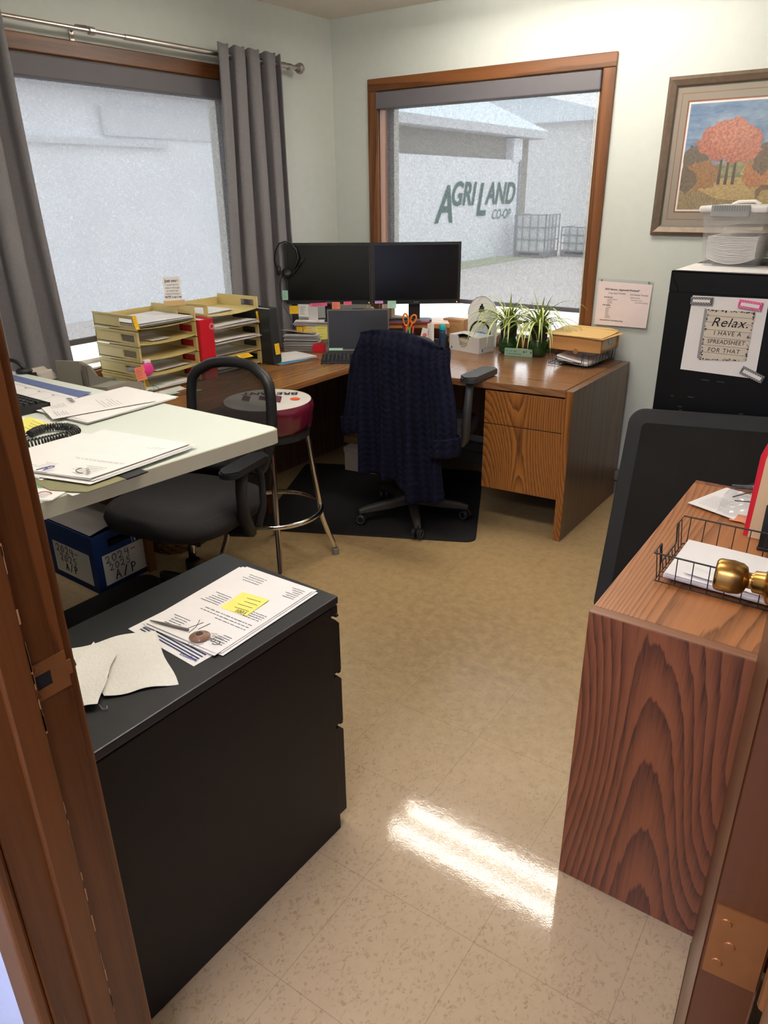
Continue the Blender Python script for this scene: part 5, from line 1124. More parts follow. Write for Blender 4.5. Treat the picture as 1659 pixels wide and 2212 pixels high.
ax_ = [(1.292, -2.890), (1.275, -2.862), (1.272, -2.838), (1.285, -2.813), (1.312, -2.797), (1.345, -2.795), (1.372, -2.806), (1.378, -2.836), (1.374, -2.87), (1.368, -2.90), (1.360, -2.935), (1.352, -2.965), (1.345, -3.0)]
cp_ = []
for i in range(len(ax_)-1):
    for k in range(10): t = k/10; cp_.append(Vector((ax_[i][0]*(1-t)+ax_[i+1][0]*t, ax_[i][1]*(1-t)+ax_[i+1][1]*t, TT+.0125)))
hx = []
for i, p_ in enumerate(cp_[:-1]):
    t = (cp_[i+1]-p_).normalized(); nn = Vector((-t.y, t.x, 0))
    for k in range(6):
        a = 6.2832*(i*6+k)/14; hx.append(p_+(cp_[i+1]-p_)*(k/6)+nn*(.0085*math.cos(a))+Z*(.0085*math.sin(a)))
MB().tube(hx, .0024, 5).build('coil_cord', M('cord_black', (44, 41, 40), .45), ph, smooth=True)
MB().tube([(1.24, -2.955, TT+.02), (1.262, -2.93, TT+.008), (1.283, -2.905, TT+.006), (1.292, -2.89, TT+.012)], .002, 6).build('cord_tail', BLACK, ph)

# ================================================================== MONITORS AND RISER IN THE CORNER
RZ = .866
rA, rB = Vector((.955, -.215, 0)), Vector((.251, -.709, 0)); rd_ = (rA-rB).normalized(); rn_ = Vector((-rd_.y, rd_.x, 0))
ri = thing('monitor_riser', 'pale wooden monitor riser standing diagonally across the desk corner', 'riser', (rA+rB)/2+Z*DZT)
rm3 = Matrix(((rd_.x, rn_.x, 0, rB.x), (rd_.y, rn_.y, 0, rB.y), (0, 0, 1, 0), (0, 0, 0, 1))); RL = (rA-rB).length
MB().box(0, RL, 0, .235, RZ-.022, RZ, .002, mat=rm3).build('shelf', RISER, ri)
for a in (.012, RL*.5, RL-.03): MB().box(a, a+.018, .015, .22, DZT, RZ-.022, mat=rm3).build('leg_panel', M('riser_white', (206, 204, 198), .6), ri)
mL, mJ, mR = Vector((.138, -.648, 0)), Vector((.561, -.404, 0)), Vector((.961, -.118, 0))
def monitor(label, a, b, zt, zb0, zb1, sx_, lx, grp='twin black monitors'):
    d = (b-a).normalized(); n = Vector((d.y, -d.x, 0)); W = (b-a).length
    t = thing('monitor', label, 'monitor', (a+b)/2+Z*RZ, grp)
    tl = Matrix(((1, 0, 0, 0), (0, 1, 0, 0), (0, 0, 1, 0), (0, 0, 0, 1)))
    mm = Matrix(((d.x, n.x, 0, a.x), (d.y, n.y, 0, a.y), (0, 0, 1, 0), (0, 0, 0, 1)))
    zb = (zb0+zb1)/2
    MB().box(.002, W-.002, -.03, -.004, zb+.003, zt-.003, .004, mat=mm).build('back_shell', BLACKM, t)
    fr = MB(); f = .014
    fr.box(0, W, -.006, .004, zt-f, zt, .001, mat=mm).box(0, W, -.006, .004, zb, zb+.021, .001, mat=mm).box(0, f, -.006, .004, zb+.021, zt-f, mat=mm).box(W-f, W, -.006, .004, zb+.021, zt-f, mat=mm)
    fr.build('bezel', BLACK, t)
    MB().box(f, W-f, -.005, -.001, zb+.021, zt-f, mat=mm).build('screen', SCREEN, t)
    text('acer', .014, mm @ Vector((lx, .0046, zb+.007)), d, Z, M('logo_silver', (150, 150, 152), .4), t, 'logo', 'CENTER', sx=1.2)
    MB().box(W-.02, W-.014, .0035, .0045, zb+.006, zb+.012, mat=mm).build('power_light', M('power_led', (255, 190, 110), .4, emit=.8), t)
    MB().box(sx_-.032, sx_+.032, -.05, -.028, RZ+.008, zb+.12, .004, mat=mm).build('stand_neck', BLACK, t)
    MB().prism(rrect(sx_, -.045, .20, .11, .03), RZ+.0005, RZ+.010, .003, mat=mm).build('stand_base', BLACK, t)
    return mm
mmL = monitor('black monitor nearer the grey curtain, with a headset hung on its corner', mL, mJ-rd_*.002, 1.294, .967, .967, .245, .24)
mmR = monitor('black monitor nearer the window, showing a blank screen', mJ+rd_*.002, mR, 1.294, .967, .967, .235, .245)
dL = (mJ-mL).normalized(); nL = Vector((dL.y, -dL.x, 0)); dR = (mR-mJ).normalized(); nR = Vector((dR.y, -dR.x, 0))
def mnote(label, m0, d, n, a, zt, w, h, mat, rows, seed, grp='sticky notes', name='sticky_note', ang=0):
    p = m0+d*a+n*.006+Z*zt
    return note(label, p, d+Z*ang, -Z+d*ang, w, h, mat, rows, seed, grp, name)
mnote('yellow note hanging below the monitor nearer the curtain', mL, dL, nL, .012, .957, .050, .044, STY, 3, 101, ang=.03)
mnote('white typed list hanging below the monitor nearer the curtain', mL, dL, nL, .066, .966, .058, .066, WHITE, 10, 102, 'sticky notes', 'paper_list', ang=-.03)
mnote('long pink flag on the bottom edge of the monitor nearer the curtain', mL, dL, nL, .132, .971, .098, .018, STK, 2, 103, ang=.06)
mnote('coral note hanging below the monitor nearer the curtain', mL, dL, nL, .258, .979, .046, .042, STO, 3, 104)
mnote('short pink flag on the bottom edge of the monitor nearer the curtain', mL, dL, nL, .325, .981, .046, .018, STK, 1, 105, ang=.05)
mnote('mint note on the side edge of the monitor nearer the curtain', mL, dL, nL, -.024, 1.042, .032, .052, STG, 6, 106)
mnote('lilac flag on the bottom edge of the monitor nearer the window', mJ, dR, nR, .014, .986, .046, .014, STV, 1, 107)
mnote('mint note hanging below the monitor nearer the window', mJ, dR, nR, .085, .985, .048, .040, STG, 3, 108)
tag(MB().box(mL.x+dL.x*.13, mL.x+dL.x*.13+.07, -.60, -.598, RZ+.012, RZ+.09).build('paper_card', WHITE, loc=(.28, -.6, RZ)), 'blank white card standing on the riser behind the hanging notes', 'card')
# headset hung on the left corner
hs = thing('headset', 'black headset with a long microphone hung on the corner of the monitor', 'headset', (.16, -.64, 1.2))
hp = lambda a, z, o=.012: mL+dL*a+nL*o+Z*z
H_ = [(-.052, 1.17), (-.058, 1.21), (-.048, 1.255), (-.022, 1.292), (.012, 1.303), (.045, 1.292), (.070, 1.262), (.080, 1.222), (.072, 1.192), (.06, 1.172), (.04, 1.145), (.018, 1.122)]
MB().tube([hp(a, z, .016 if a > -.03 else .0) for a, z in H_], [.0035]*6+[.0065]*4+[.005, .004], 8).build('headband', BLACK, hs, smooth=True)
MB().lathe([(0, -.012), (.022, -.012), (.026, -.004), (.026, .006), (.018, .012), (0, .012)], hp(-.035, 1.150, .0), 18, Matrix.Rotation(.6, 3, 'Z') @ Matrix.Rotation(math.pi/2, 3, 'Y')).build('ear_cup', BLACKM, hs, smooth=True)
MB().lathe([(0, -.012), (.024, -.012), (.028, -.004), (.028, .006), (.020, .012), (0, .012)], hp(.012, 1.140, .024), 18, Matrix.Rotation(.5, 3, 'X') @ Matrix.Rotation(.5, 3, 'Y')).build('ear_cup', BLACK, hs, smooth=True)
MB().tube([hp(.012, 1.108, .022), hp(.045, 1.135, .026), (hp(.075, 1.165, .028)), hp(.092, 1.19, .028), hp(.112, 1.213, .028)], [.005, .0055, .0045, .0035, .0025], 8).build('microphone_boom', BLACK, hs, smooth=True)
MB().tube([hp(-.02, 1.125, .01), hp(-.032, 1.08, .014), hp(-.034, 1.02, .016), hp(-.022, .965, .02), hp(.01, .92, .04), hp(.04, .885, .075), hp(.055, .85, .105), hp(.05, .80, .12), hp(.03, .755, .12)], .0018, 6).build('cord', BLACK, hs, smooth=True)
# riser clutter
rp_ = lambda a, b, z=RZ: rB+rd_*a+rn_*b+Z*z
def rpaper(label, a0, a1, b0, b1, z, n, seed, mat=None, nm='paper_stack', **k):
    return paper(label, rp_(a0, b0).to_2d(), rp_(a1, b0).to_2d(), rp_(a1, b1).to_2d(), rp_(a0, b1).to_2d(), z, mat=mat, n=n, name=nm, seed=seed, **k)
def cq(u, v): return 0
rpaper('grey and white papers piled on the end of the riser near the curtain', -.01, .19, -.005, .09, RZ+.001, 8, 111, wav=.004, step=.002, jit=.01)
tag(MB().box(.16, .32, .0, .085, RZ+.0175, RZ+.024, .002, mat=rm3).build('folder', BLACKM, loc=rp_(.24, .05)), 'thin black folder on the riser papers near the curtain', 'folder')
rk = tag(MB().box(.50, .75, -.012, .06, RZ+.001, RZ+.014, .003, mat=rm3).build('notebook', M('dark_red_notebook', (120, 44, 62), .5), loc=rp_(.6, .03)), 'dark red notebook on the riser below the monitor nearer the window', 'notebook')
tag(MB().box(.52, .70, -.006, .05, RZ+.015, RZ+.021, .002, mat=rm3).build('notebook', M('grey_notebook', (92, 92, 100), .5), loc=rp_(.6, .03, RZ+.015)), 'thin grey notebook lying on the dark red notebook', 'notebook')
tag(MB().tube([rp_(.50, -.004, RZ+.029), rp_(.66, .006, RZ+.029)], .0075, 10).build('marker', BLACK, loc=rp_(.58, 0, RZ+.029)), 'black marker pen lying on the notebooks on the riser', 'marker')
tag(MB().lathe([(0, 0), (.008, 0), (.009, .012), (.009, .02), (.006, .028), (0, .03)], rp_(.485, .005, RZ+.0005), 14).build('ornament', M('red_glass', (150, 24, 30), .2), loc=rp_(.485, .005)), 'tiny red glass ornament at the edge of the riser', 'ornament')
mouse_ = thing('figurine', 'small pale animal figurine behind the laptop lid', 'figurine', rp_(.42, .11))
MB().lathe([(0, 0), (.03, .0), (.034, .03), (.026, .06), (.012, .08), (0, .084)], rp_(.42, .115, RZ+.0005), 16).build('figurine_body', M('pale_ceramic', (206, 196, 170), .5), mouse_, smooth=True)
MB().lathe([(0, 0), (.012, .004), (.016, .016), (.010, .028), (0, .03)], rp_(.40, .10, RZ+.075), 14).build('figurine_head', M('pale_ceramic', (206, 196, 170), .5), mouse_, smooth=True)
# paper notes hanging off the riser edge
def rnote(label, a, zt, w, h, mat, rows, seed, off=.002, ang=0): return note(label, rp_(a, -off, zt), rd_+Z*ang, -Z+rd_*ang, w, h, mat, rows, seed, 'sticky notes')
rnote('narrow yellow note at the curtain end of the riser edge', .002, .858, .034, .042, STY, 3, 121, ang=-.04)
rnote('yellow note second along the riser edge from the curtain', .040, .860, .036, .042, STY, 3, 122, .003)
rnote('cream note on the riser edge', .056, .862, .062, .060, STC, 4, 123, .005)
rnote('large pale yellow note on the riser edge', .108, .862, .076, .078, STP, 4, 124, .007, .08)
rnote('low yellow note overlapping the cream note under the riser', .052, .838, .056, .042, STY, 2, 125, .012, -.10)
rnote('coral note on the riser edge beside the laptop lid', .188, .862, .040, .044, STO, 3, 126, .004, .05)
# under the riser
paper('thick ream of white paper under the riser by the curtain', (.225, -.79), (.40, -.70), (.32, -.56), (.145, -.65), DZT+.001, n=22, name='paper_stack', seed=131, step=.0042, wav=.001, jit=.006)
tag(MB().sheet(lambda u, v: (.20+.175*u-.07*v, -.785+.09*u+.13*v, DZT+.0955+.02*(1-u)*(1-v)), 5, 5).build('paper_sheet', M('grey_paper', (150, 146, 144), .85), loc=(.27, -.7, DZT+.09), solid=.001), 'grey curled sheet on top of the ream under the riser', 'paper')
stp = thing('stapler', 'small red stapler base beside the ream of paper', 'stapler', (.405, -.69, DZT))
sm4 = Matrix.Translation((.405, -.70, DZT)) @ Matrix.Rotation(.62, 4, 'Z')
MB().prism([(-.036, .001), (.036, .001), (.036, .046), (.022, .052), (-.03, .046), (-.036, .03)], -.022, .022, .004, mat=sm4 @ Matrix(((1, 0, 0, 0), (0, 0, -1, 0), (0, 1, 0, 0), (0, 0, 0, 1)))).build('stapler_body', RED, stp)
MB().lathe([(.003, 0), (.004, .001), (0, .0012)], sm4 @ Vector((.005, -.0222, .036)), 10, Matrix.Rotation(math.pi/2, 3, 'X')).build('rivet', NICKEL, stp)
cb = MB()
for k in range(5):
    z = DZT+.02+.02*k; cb.tube([rp_(.20+.02*k, .03, z), rp_(.26, .02+.01*k, z+.02), rp_(.33, .05, z-.008), rp_(.40, .06, z+.01)], .0025, 6)
tag(cb.build('power_cables', BLACK, loc=rp_(.3, .04, DZT)), 'tangle of black cables under the riser behind the laptop', 'cable')
tag(MB().tube([(.128, -.80, .95), (.135, -.83, .90), (.15, -.85, .84), (.165, -.80, .78), (.16, -.76, .745), (.13, -.80, .80), (.115, -.86, .86)], .0022, 6).build('power_cable', BLACK, loc=(.13, -.8, .8), smooth=True), 'thin black cable looping in front of the corner curtain', 'cable')
paper('white papers on the desk beside the black binder', (.44, -1.04), (.505, -.84), (.32, -.80), (.235, -1.0), DZT+.0065, n=4, name='paper_stack', seed=133, wav=.004, step=.0014)
paper('blue sheet under the white papers by the black binder', (.462, -1.07), (.50, -.90), (.36, -.84), (.28, -1.02), DZT+.004, mat=M('blue_paper', (72, 160, 206), .8), n=1, name='paper_sheet', seed=134, wav=0)
tag(MB().prism([(.472, -1.085), (.525, -.845), (.33, -.80), (.265, -1.04)], DZT+.0005, DZT+.0032).build('clipboard', M('clipboard_brown', (112, 84, 58), .6), loc=(.4, -.95, DZT)), 'brown clipboard under the blue sheet by the black binder', 'clipboard')
# laptop and keyboard
lA, lB = Vector((.481, -.712, 0)), Vector((.752, -.515, 0)); ld = (lB-lA).normalized(); ln_ = Vector((ld.y, -ld.x, 0))
lt = thing('laptop', 'grey laptop with an open blank screen on the desk corner', 'laptop', (lA+lB)/2+Z*DZT)
lm3 = Matrix(((ld.x, ln_.x, 0, lA.x), (ld.y, ln_.y, 0, lA.y), (0, 0, 1, 0), (0, 0, 0, 1))); LWd = (lB-lA).length
scr = lm3 @ Matrix.Translation((0, 0, DZT+.016)) @ Matrix.Rotation(.10, 4, 'X')
MB().box(0, LWd, -.003, .0025, 0, .222, .002, mat=scr).build('screen_lid', M('laptop_grey', (118, 116, 114), .4, metal=.3), lt)
MB().box(.006, LWd-.006, .0025, .0032, .010, .214, mat=scr).build('screen', M('laptop_screen', (52, 53, 56), .3), lt)
MB().box(LWd*.4, LWd*.6, -.003, .003, .2215, .2245, mat=scr).build('camera_bar', BLACK, lt)
MB().box(0, LWd, .004, .10, DZT+.0005, DZT+.016, .003, mat=lm3).build('laptop_base', BLACKM, lt)
note('mint flag at the bottom corner of the laptop screen', scr @ Vector((.005, .0036, .016)), ld, -Z, .075, .012, STG, 0, 141)
keyboard('black keyboard in front of the open laptop on the corner desk', tuple((lA+ld*.20+ln_*.185).to_2d()), math.atan2(ld.y, ld.x), .45, .15, DZT+.001, .09)

# ================================================================== RIGHT HALF OF THE DESK
tbx = thing('tissue_box', 'white cardboard dispenser box of folded napkins on the desk', 'box', (1.08, -.19, DZT))
b0 = Vector((.971, -.236, 0)); b1 = Vector((1.184, -.283, 0)); bd_ = (b1-b0).normalized(); bn_ = Vector((-bd_.y, bd_.x, 0)); bW = (b1-b0).length; bD = .125; bH = .084
bm3 = Matrix(((bd_.x, bn_.x, 0, b0.x), (bd_.y, bn_.y, 0, b0.y), (0, 0, 1, DZT+.0005), (0, 0, 0, 1)))
WB = M('white_board', (222, 218, 214), .7)
m = MB(); cut = [(.065, bH), (.068, .055), (.078, .032), (.095, .020), (.115, .022), (.130, .034), (.140, .055), (.146, bH)]
m.prism([(0, 0), (bW, 0), (bW, bH)]+cut[::-1]+[(0, bH)], -.001, .001, mat=bm3 @ Matrix(((1, 0, 0, 0), (0, 0, 1, 0), (0, 1, 0, 0), (0, 0, 0, 1))))
m.box(0, bW, bD-.002, bD, 0, bH, mat=bm3).box(0, .002, .001, bD-.002, 0, bH, mat=bm3).box(bW-.002, bW, .001, bD-.002, 0, bH, mat=bm3).box(0, bW, 0, bD, 0, .001, mat=bm3)
m.box(0, .05, 0, bD, bH, bH+.0015, mat=bm3).box(.165, bW, 0, bD, bH, bH+.0015, mat=bm3).box(.05, .165, .075, bD, bH, bH+.0015, mat=bm3); m.build('carton', WB, tbx)
fl = MB(); fl.sheet(lambda u, v: bm3 @ Vector((.05+.115*u, .0+.075*v, bH+.001+.012*math.sin(3.1416*u)*(1-v))), 10, 3); fl.build('top_flap', WB, tbx)
gl = MB(); gl.tube([bm3 @ Vector((bW+.001, y, z)) for y, z in ((.012, bH-.01), (.012, .032), (.02, .026), (.10, .026), (.113, .034), (.113, bH-.01))], .0008, 4); gl.build('perforation', M('board_grey', (170, 168, 166), .7), tbx)
lgd = MB()
for p_, ax in ((Vector((.018, -.0014, .014)), 0), (Vector((bW+.0008, .028, .016)), 1)):
    rm = bm3.to_3x3() @ (Matrix.Rotation(math.pi/2, 3, 'X') if ax == 0 else Matrix.Rotation(math.pi/2, 3, 'Y')); lgd.lathe([(0, 0), (.0075, 0)], bm3 @ p_, 16, rm)
lgd.build('logo_dot', M('logo_blue', (92, 132, 172), .6), tbx)
for k in range(8):
    z = DZT+.004+k*.0085
    tag(MB().sheet(lambda u, v: bm3 @ Vector((.012+(bW-.024)*u, .006+.112*v, .004+k*.0085+.002*math.sin(6*u+k))), 8, 3).build('napkin', M('napkin_cream', (226, 216, 194), .9), loc=bm3 @ Vector((.1, .06, .004+k*.0085)), solid=.005), 'folded cream napkin stacked inside the white dispenser box', 'napkin', 'napkins in the dispenser box')
btl = thing('bottle', 'slim dark bottle with a teal cap at the end of the riser', 'bottle', (.938, -.262, DZT))
MB().lathe([(0, 0), (.016, 0), (.0175, .004), (.0175, .09), (.015, .105), (0, .106)], (.938, -.262, DZT+.0005), 20).build('bottle_body', M('bottle_navy', (36, 58, 92), .3, noise=.8, nscale=60), btl, smooth=True)
MB().lathe([(0, .102), (.017, .103), (.0185, .112), (.0175, .130), (.012, .138), (0, .139)], (.938, -.262, DZT+.0005), 20).build('cap', TEAL, btl, smooth=True)
cbx = thing('cardboard_box', 'small brown cardboard box in front of the window sill', 'box', (.90, -.08, DZT))
MB().box(.848, .985, -.105, -.035, DZT+.0005, DZT+.142, .001).build('box_body', CARD, cbx)
cc_ = MB(); cc_.tube([(.915+.035*math.cos(a), -.1055, DZT+.072+.035*math.sin(a)) for a in [math.radians(d) for d in range(0, 190, 12)]], .0006, 4).box(.872, .96, -.1056, -.105, DZT+.128, DZT+.131); cc_.build('printed_marks', M('card_print', (134, 98, 66), .8), cbx)
pq = thing('plaque', 'white arched plaque with a dark emblem and a blue lettered ring on the sill', 'plaque', (1.07, -.065, DZT))
ar_ = [(1.168-.0925+.0925*math.cos(a), .90+.105*math.sin(a)) for a in [math.radians(d) for d in range(0, 181, 10)]]
pf_ = Matrix(((1, 0, 0, 0), (0, 0, -1, 0), (0, 1, 0, 0), (0, 0, 0, 1)))
MB().prism([(1.168, DZT+.0008), ]+ar_+[(.983, DZT+.0008)], .05, .058, mat=pf_).build('plaque_board', M('plaque_white', (240, 240, 238), .5), pq)
MB().tube([(x, -.0585, z) for x, z in ar_], .0013, 5).build('outline', M('outline_grey', (120, 120, 124), .5), pq)
e_ = MB()
for x, z, r in ((1.072, .958, .007), (1.066, .946, .009), (1.078, .944, .009), (1.060, .931, .009), (1.074, .931, .012), (1.086, .930, .006)): e_.lathe([(0, 0), (r, 0)], (x, -.0586, z), 12, Matrix.Rotation(math.pi/2, 3, 'X'))
e_.box(1.052, 1.09, -.0587, -.0583, .918, .922); e_.build('emblem', INKD, pq)
r_ = MB(); r_.tube([(1.066+.062*math.cos(a), -.0595, .805+.062*math.sin(a)) for a in [6.2832*k/40 for k in range(40)]], .0055, 6, closed=True); r_.build('dark_ring', INKD, pq)
bl_ = MB()
for k in range(9): x = 1.032+.0085*k; bl_.tube([(x-.003, -.0595, .80+.012*math.sin(k*.35)), (x+.001, -.0595, .782), (x+.005, -.0595, .802+.01*math.sin(k*.35))], .002, 5)
bl_.build('blue_lettering', M('bright_blue', (40, 140, 214), .5), pq)
# plants
def plant(label, cx, cy, seed, n, sc):
    rnd = random.Random(seed); z0 = DZT
    t = thing('spider_plant', label, 'plant', (cx, cy, z0), 'spider plants on the desk')
    pr = [(0, .004), (.018, .002), (.03, .0), (.046, .010), (.053, .030), (.055, .055), (.052, .075), (.043, .092), (.040, .102), (.043, .118), (.050, .138), (.049, .160), (.045, .165), (.043, .158)]
    m = MB(); m.lathe(pr, (cx, cy, z0), 30)
    for v in m.b.verts:
        a = math.atan2(v.co.y-cy, v.co.x-cx); zz = v.co.z-z0
        if zz < .03: k = 1+.10*math.cos(5*a)*(1-zz/.03); v.co.x = cx+(v.co.x-cx)*k; v.co.y = cy+(v.co.y-cy)*k
    m.build('bottle_pot', BOTTLE, t, smooth=True)
    MB().lathe([(0, .143), (.044, .145), (.044, .06), (0, .06)], (cx, cy, z0), 20).build('soil', M('dark_soil', (52, 44, 32), .95, noise=.4, nscale=80, bump=.6, bscale=120), t)
    lf, lw = MB(), MB()
    for k in range(n):
        a = 6.2832*k/n+rnd.uniform(-.25, .25); L_ = sc*rnd.uniform(.19, .34); up = rnd.uniform(.5, 1.35); w0 = rnd.uniform(.005, .0085)
        if k % 9 == 0: up, L_ = 1.5, sc*rnd.uniform(.12, .2)
        if math.sin(a) > .3: L_ *= .42
        d = Vector((math.cos(a), math.sin(a), 0)); pts = []; p = Vector((cx, cy, z0+.142))+d*rnd.uniform(.0, .02); th = up
        for i in range(9):
            pts.append(p.copy()); p = p+(d*math.cos(th)+Z*math.sin(th))*(L_/8); th -= (.20+.08*i/4+.08*rnd.random())*(1.0 if up < 1.4 else .25)
        side = Vector((-d.y, d.x, 0)); R = []; C = []
        for i, q in enumerate(pts):
            w = w0*(1-(i/8)**2.2)*(.65+.35*min(1, i/2))+.0003; R.append((lf.b.verts.new(q-side*w+Z*w*.35), lf.b.verts.new(q), lf.b.verts.new(q+side*w+Z*w*.35)))
            C.append((lw.b.verts.new(q-side*w*.42+Z*(w*.15+.0004)), lw.b.verts.new(q+side*w*.42+Z*(w*.15+.0004))))
        for A, B in zip(R, R[1:]):
            for j in (0, 1): lf.b.faces.new((A[j], A[j+1], B[j+1], B[j]))
        for A, B in zip(C, C[1:]): lw.b.faces.new((A[0], A[1], B[1], B[0]))
    for mb, nm, mt in ((lf, 'leaves', M('leaf_green', (150, 170, 76), .5, noise=.25, nscale=30, trans=.0)), (lw, 'leaf_stripes', M('leaf_cream', (232, 232, 168), .5))): mb.build(nm, mt, t, smooth=True)
plant('spider plant in a green bottle pot nearer the napkin box, with one tall leaf', 1.293, -.155, 5, 90, 1.05)
plant('spider plant in a green bottle pot nearer the wire tray', 1.468, -.150, 11, 86, 1.05)
sgn = thing('desk_sign', 'small mint block sign about needing glasses in front of the two plants', 'sign', (1.387, -.222, DZT))
s0, s1 = Vector((1.312, -.232, 0)), Vector((1.462, -.206, 0)); sd = (s1-s0).normalized(); sn = Vector((sd.y, -sd.x, 0))
sM = Matrix(((sd.x, -sn.x, 0, s0.x), (sd.y, -sn.y, 0, s0.y), (0, 0, 1, DZT+.0005), (0, 0, 0, 1)))
MB().box(0, .152, 0, .014, 0, .040, .001, mat=sM).build('block', M('mint_block', (160, 200, 176), .6), sgn)
text('At my age...', .0125, sM @ Vector((.008, -.0012, .024)), sd, Z, INKD, sgn, 'sign_lettering', sp=1.15); text('I need glasses', .0125, sM @ Vector((.012, -.0012, .009)), sd, Z, INKD, sgn, 'sign_lettering', sp=1.15)
for k, (c_, nm) in enumerate((((222, 190, 110), 'sign_gold'), ((60, 34, 44), 'sign_wine'), ((214, 84, 92), 'sign_rose'), ((226, 200, 140), 'sign_cream_dot'), ((150, 40, 60), 'sign_red'))):
    MB().lathe([(0, 0), (.0045, 0)], sM @ Vector((.094+.0125*k, -.0011, .029-.002*(k % 2)-.001*k)), 12, (sM.to_3x3() @ Matrix.Rotation(math.pi/2, 3, 'X'))).build('wine_glass_print', M(nm, c_, .6), sgn)
wire_tray('black wire letter tray on the desk under the brown expanding file', (1.722, -.175), (1, -.06, 0), (.06, 1, 0), .232, .285, .07, DZT+.0005, .6, 'wire letter trays')
paper('curling white papers in the wire tray under the brown expanding file', (1.63, -.30), (1.80, -.31), (1.82, -.06), (1.63, -.05), DZT+.012, n=7, name='paper_stack', seed=151, step=.0018, wav=.006, jit=.008, lines=[(.15, .1, .6, .5, 7, .0011)], lift=lambda u, v: .018*(1-u)**2)
tag(MB().box(1.64, 1.82, -.28, -.06, DZT+.009, DZT+.0115, .001).build('folder', BLACKM, loc=(1.72, -.17, DZT+.009)), 'thin black folder beneath the papers in the desk wire tray', 'folder')
ef = thing('expanding_file', 'brown expanding file box with a taped label on the desk wire tray', 'file', (1.72, -.16, .806))
e0 = Vector((1.582, -.278, 0)); eM = Matrix.Translation((e0.x, e0.y, .8055)) @ Matrix.Rotation(-.03, 4, 'Z')
MB().box(0, .275, 0, .235, 0, .066, .003, mat=eM).build('file_box', KRAFT, ef)
MB().box(.2752, .2757, .01, .19, .012, .062, mat=eM).build('clear_tape', M('tape_tan', (206, 164, 112), .2), ef)
lb_ = MB().box(.2758, .2762, .075, .14, .032, .060, mat=eM).build('paper_label', WHITE, ef)
hw = MB(); handwriting(hw, '2024-', eM @ Vector((.2764, .08, .047)), (0, 1, 0), Z, .009, .0006, .8); handwriting(hw, '2025', eM @ Vector((.2764, .085, .035)), (0, 1, 0), Z, .009, .0006, .8); hw.build('handwritten_lettering', INKD, ef)
MB().lathe([(0, 0), (.013, 0)], eM @ Vector((.145, -.0004, .0)), 16, Matrix.Rotation(math.pi/2, 3, 'X')).build('thumb_notch', M('notch_brown', (150, 100, 54), .8), ef)
for k, (dx, dy, a, lb) in enumerate(((.004, .0, .0, 'manila envelope directly on the brown expanding file'), (.012, -.012, -.05, 'manila envelope in the middle of the pile on the expanding file'), (-.004, -.02, .03, 'manila envelope with its flap raised on top of the expanding file'))):
    mm = Matrix.Translation((1.72+dx, -.165+dy, .8725+k*.0045)) @ Matrix.Rotation(-.06+a, 4, 'Z')
    o = tag(MB().sheet(lambda u, v: mm @ Vector((-.148+.296*u, -.112+.224*v, .003*math.sin(3*u)*v+(.014*max(0, v-.6) if k == 2 else 0))), 8, 8).build('envelope', MANILA, loc=(1.72, -.16, .8725+k*.0045), solid=.0025), lb, 'envelope', 'manila envelopes on the expanding file')
    MB().prism([(-.148, .106), (-.09, .0+.150 if k == 2 else .118), (.09, .150 if k == 2 else .118), (.148, .106)], .0045+.005*(k == 2), .006+.005*(k == 2), mat=mm).build('envelope_flap', MANILA, o)
# pen cup behind the cardigan
px_, py_ = .80, -.40
pcup = thing('pen_cup', 'black mesh pen cup behind the navy cardigan', 'pen cup', (px_, py_, DZT))
MB().lathe([(0, .002), (.036, .002), (.038, .10), (.036, .10), (.034, .004)], (px_, py_, DZT), 24).build('cup_body', BLACKM, pcup)
for i, (dx, dy, h, c_, nm, lb) in enumerate(((-.026, .0, .135, (70, 80, 110), 'pen_slate', 'slate blue pen in the cup, nearest the laptop'), (-.018, .012, .140, (225, 220, 210), 'pen_ivory', 'ivory pen in the cup'), (-.008, -.016, .150, (196, 28, 34), 'pen_red', 'red pen in the cup below the scissors'), (.004, .01, .132, (248, 190, 30), 'pen_yellow', 'yellow highlighter in the cup'), (.016, -.012, .136, (70, 190, 80), 'pen_green', 'green highlighter in the cup'), (.026, .004, .138, (236, 90, 130), 'pen_pink', 'pink highlighter in the cup'))):
    o = tag(MB().tube([(px_+dx*.6, py_+dy*.6, DZT+.012), (px_+dx*1.25, py_+dy*1.25, DZT+h)], .0048, 8).build('pen', M(nm, c_, .4), loc=(px_+dx, py_+dy, DZT)), lb, 'pen', 'pens in the cup')
    MB().tube([(px_+dx*1.25, py_+dy*1.25, DZT+h), (px_+dx*1.29, py_+dy*1.29, DZT+h+.008)], .003, 8).build('pen_tip', INKD, o)
sc_ = thing('scissors', 'orange handled scissors standing in the pen cup', 'scissors', (px_+.01, py_-.01, DZT+.02))
cd3 = Matrix(((.81, -.58, 0, px_+.012), (.58, .81, 0, py_-.012), (0, 0, 1, DZT), (0, 0, 0, 1)))
for s, (cx_, cz_, rx_, rz_, an) in ((1, (.026, .175, .015, .022, -.35)), (-1, (-.016, .172, .014, .033, .12))):
    MB().tube([cd3 @ Vector((cx_+rx_*math.cos(a)*math.cos(an)-rz_*math.sin(a)*math.sin(an), .003*s, cz_+rx_*math.cos(a)*math.sin(an)+rz_*math.sin(a)*math.cos(an))) for a in [6.2832*k/24 for k in range(24)]], .0048, 8, closed=True).build('handle', ORANGE, sc_, smooth=True)
    MB().tube([cd3 @ Vector((cx_*.8, .003*s, cz_-rz_)), cd3 @ Vector((.003*s, .002*s, .118))], [.005, .0055], 8).build('shank', ORANGE, sc_)
    MB().tube([cd3 @ Vector((.002*s, .001*s, .122)), cd3 @ Vector((-.008*s, .001*s, .015))], [.005, .0025], 6).build('blade', CHROME, sc_)
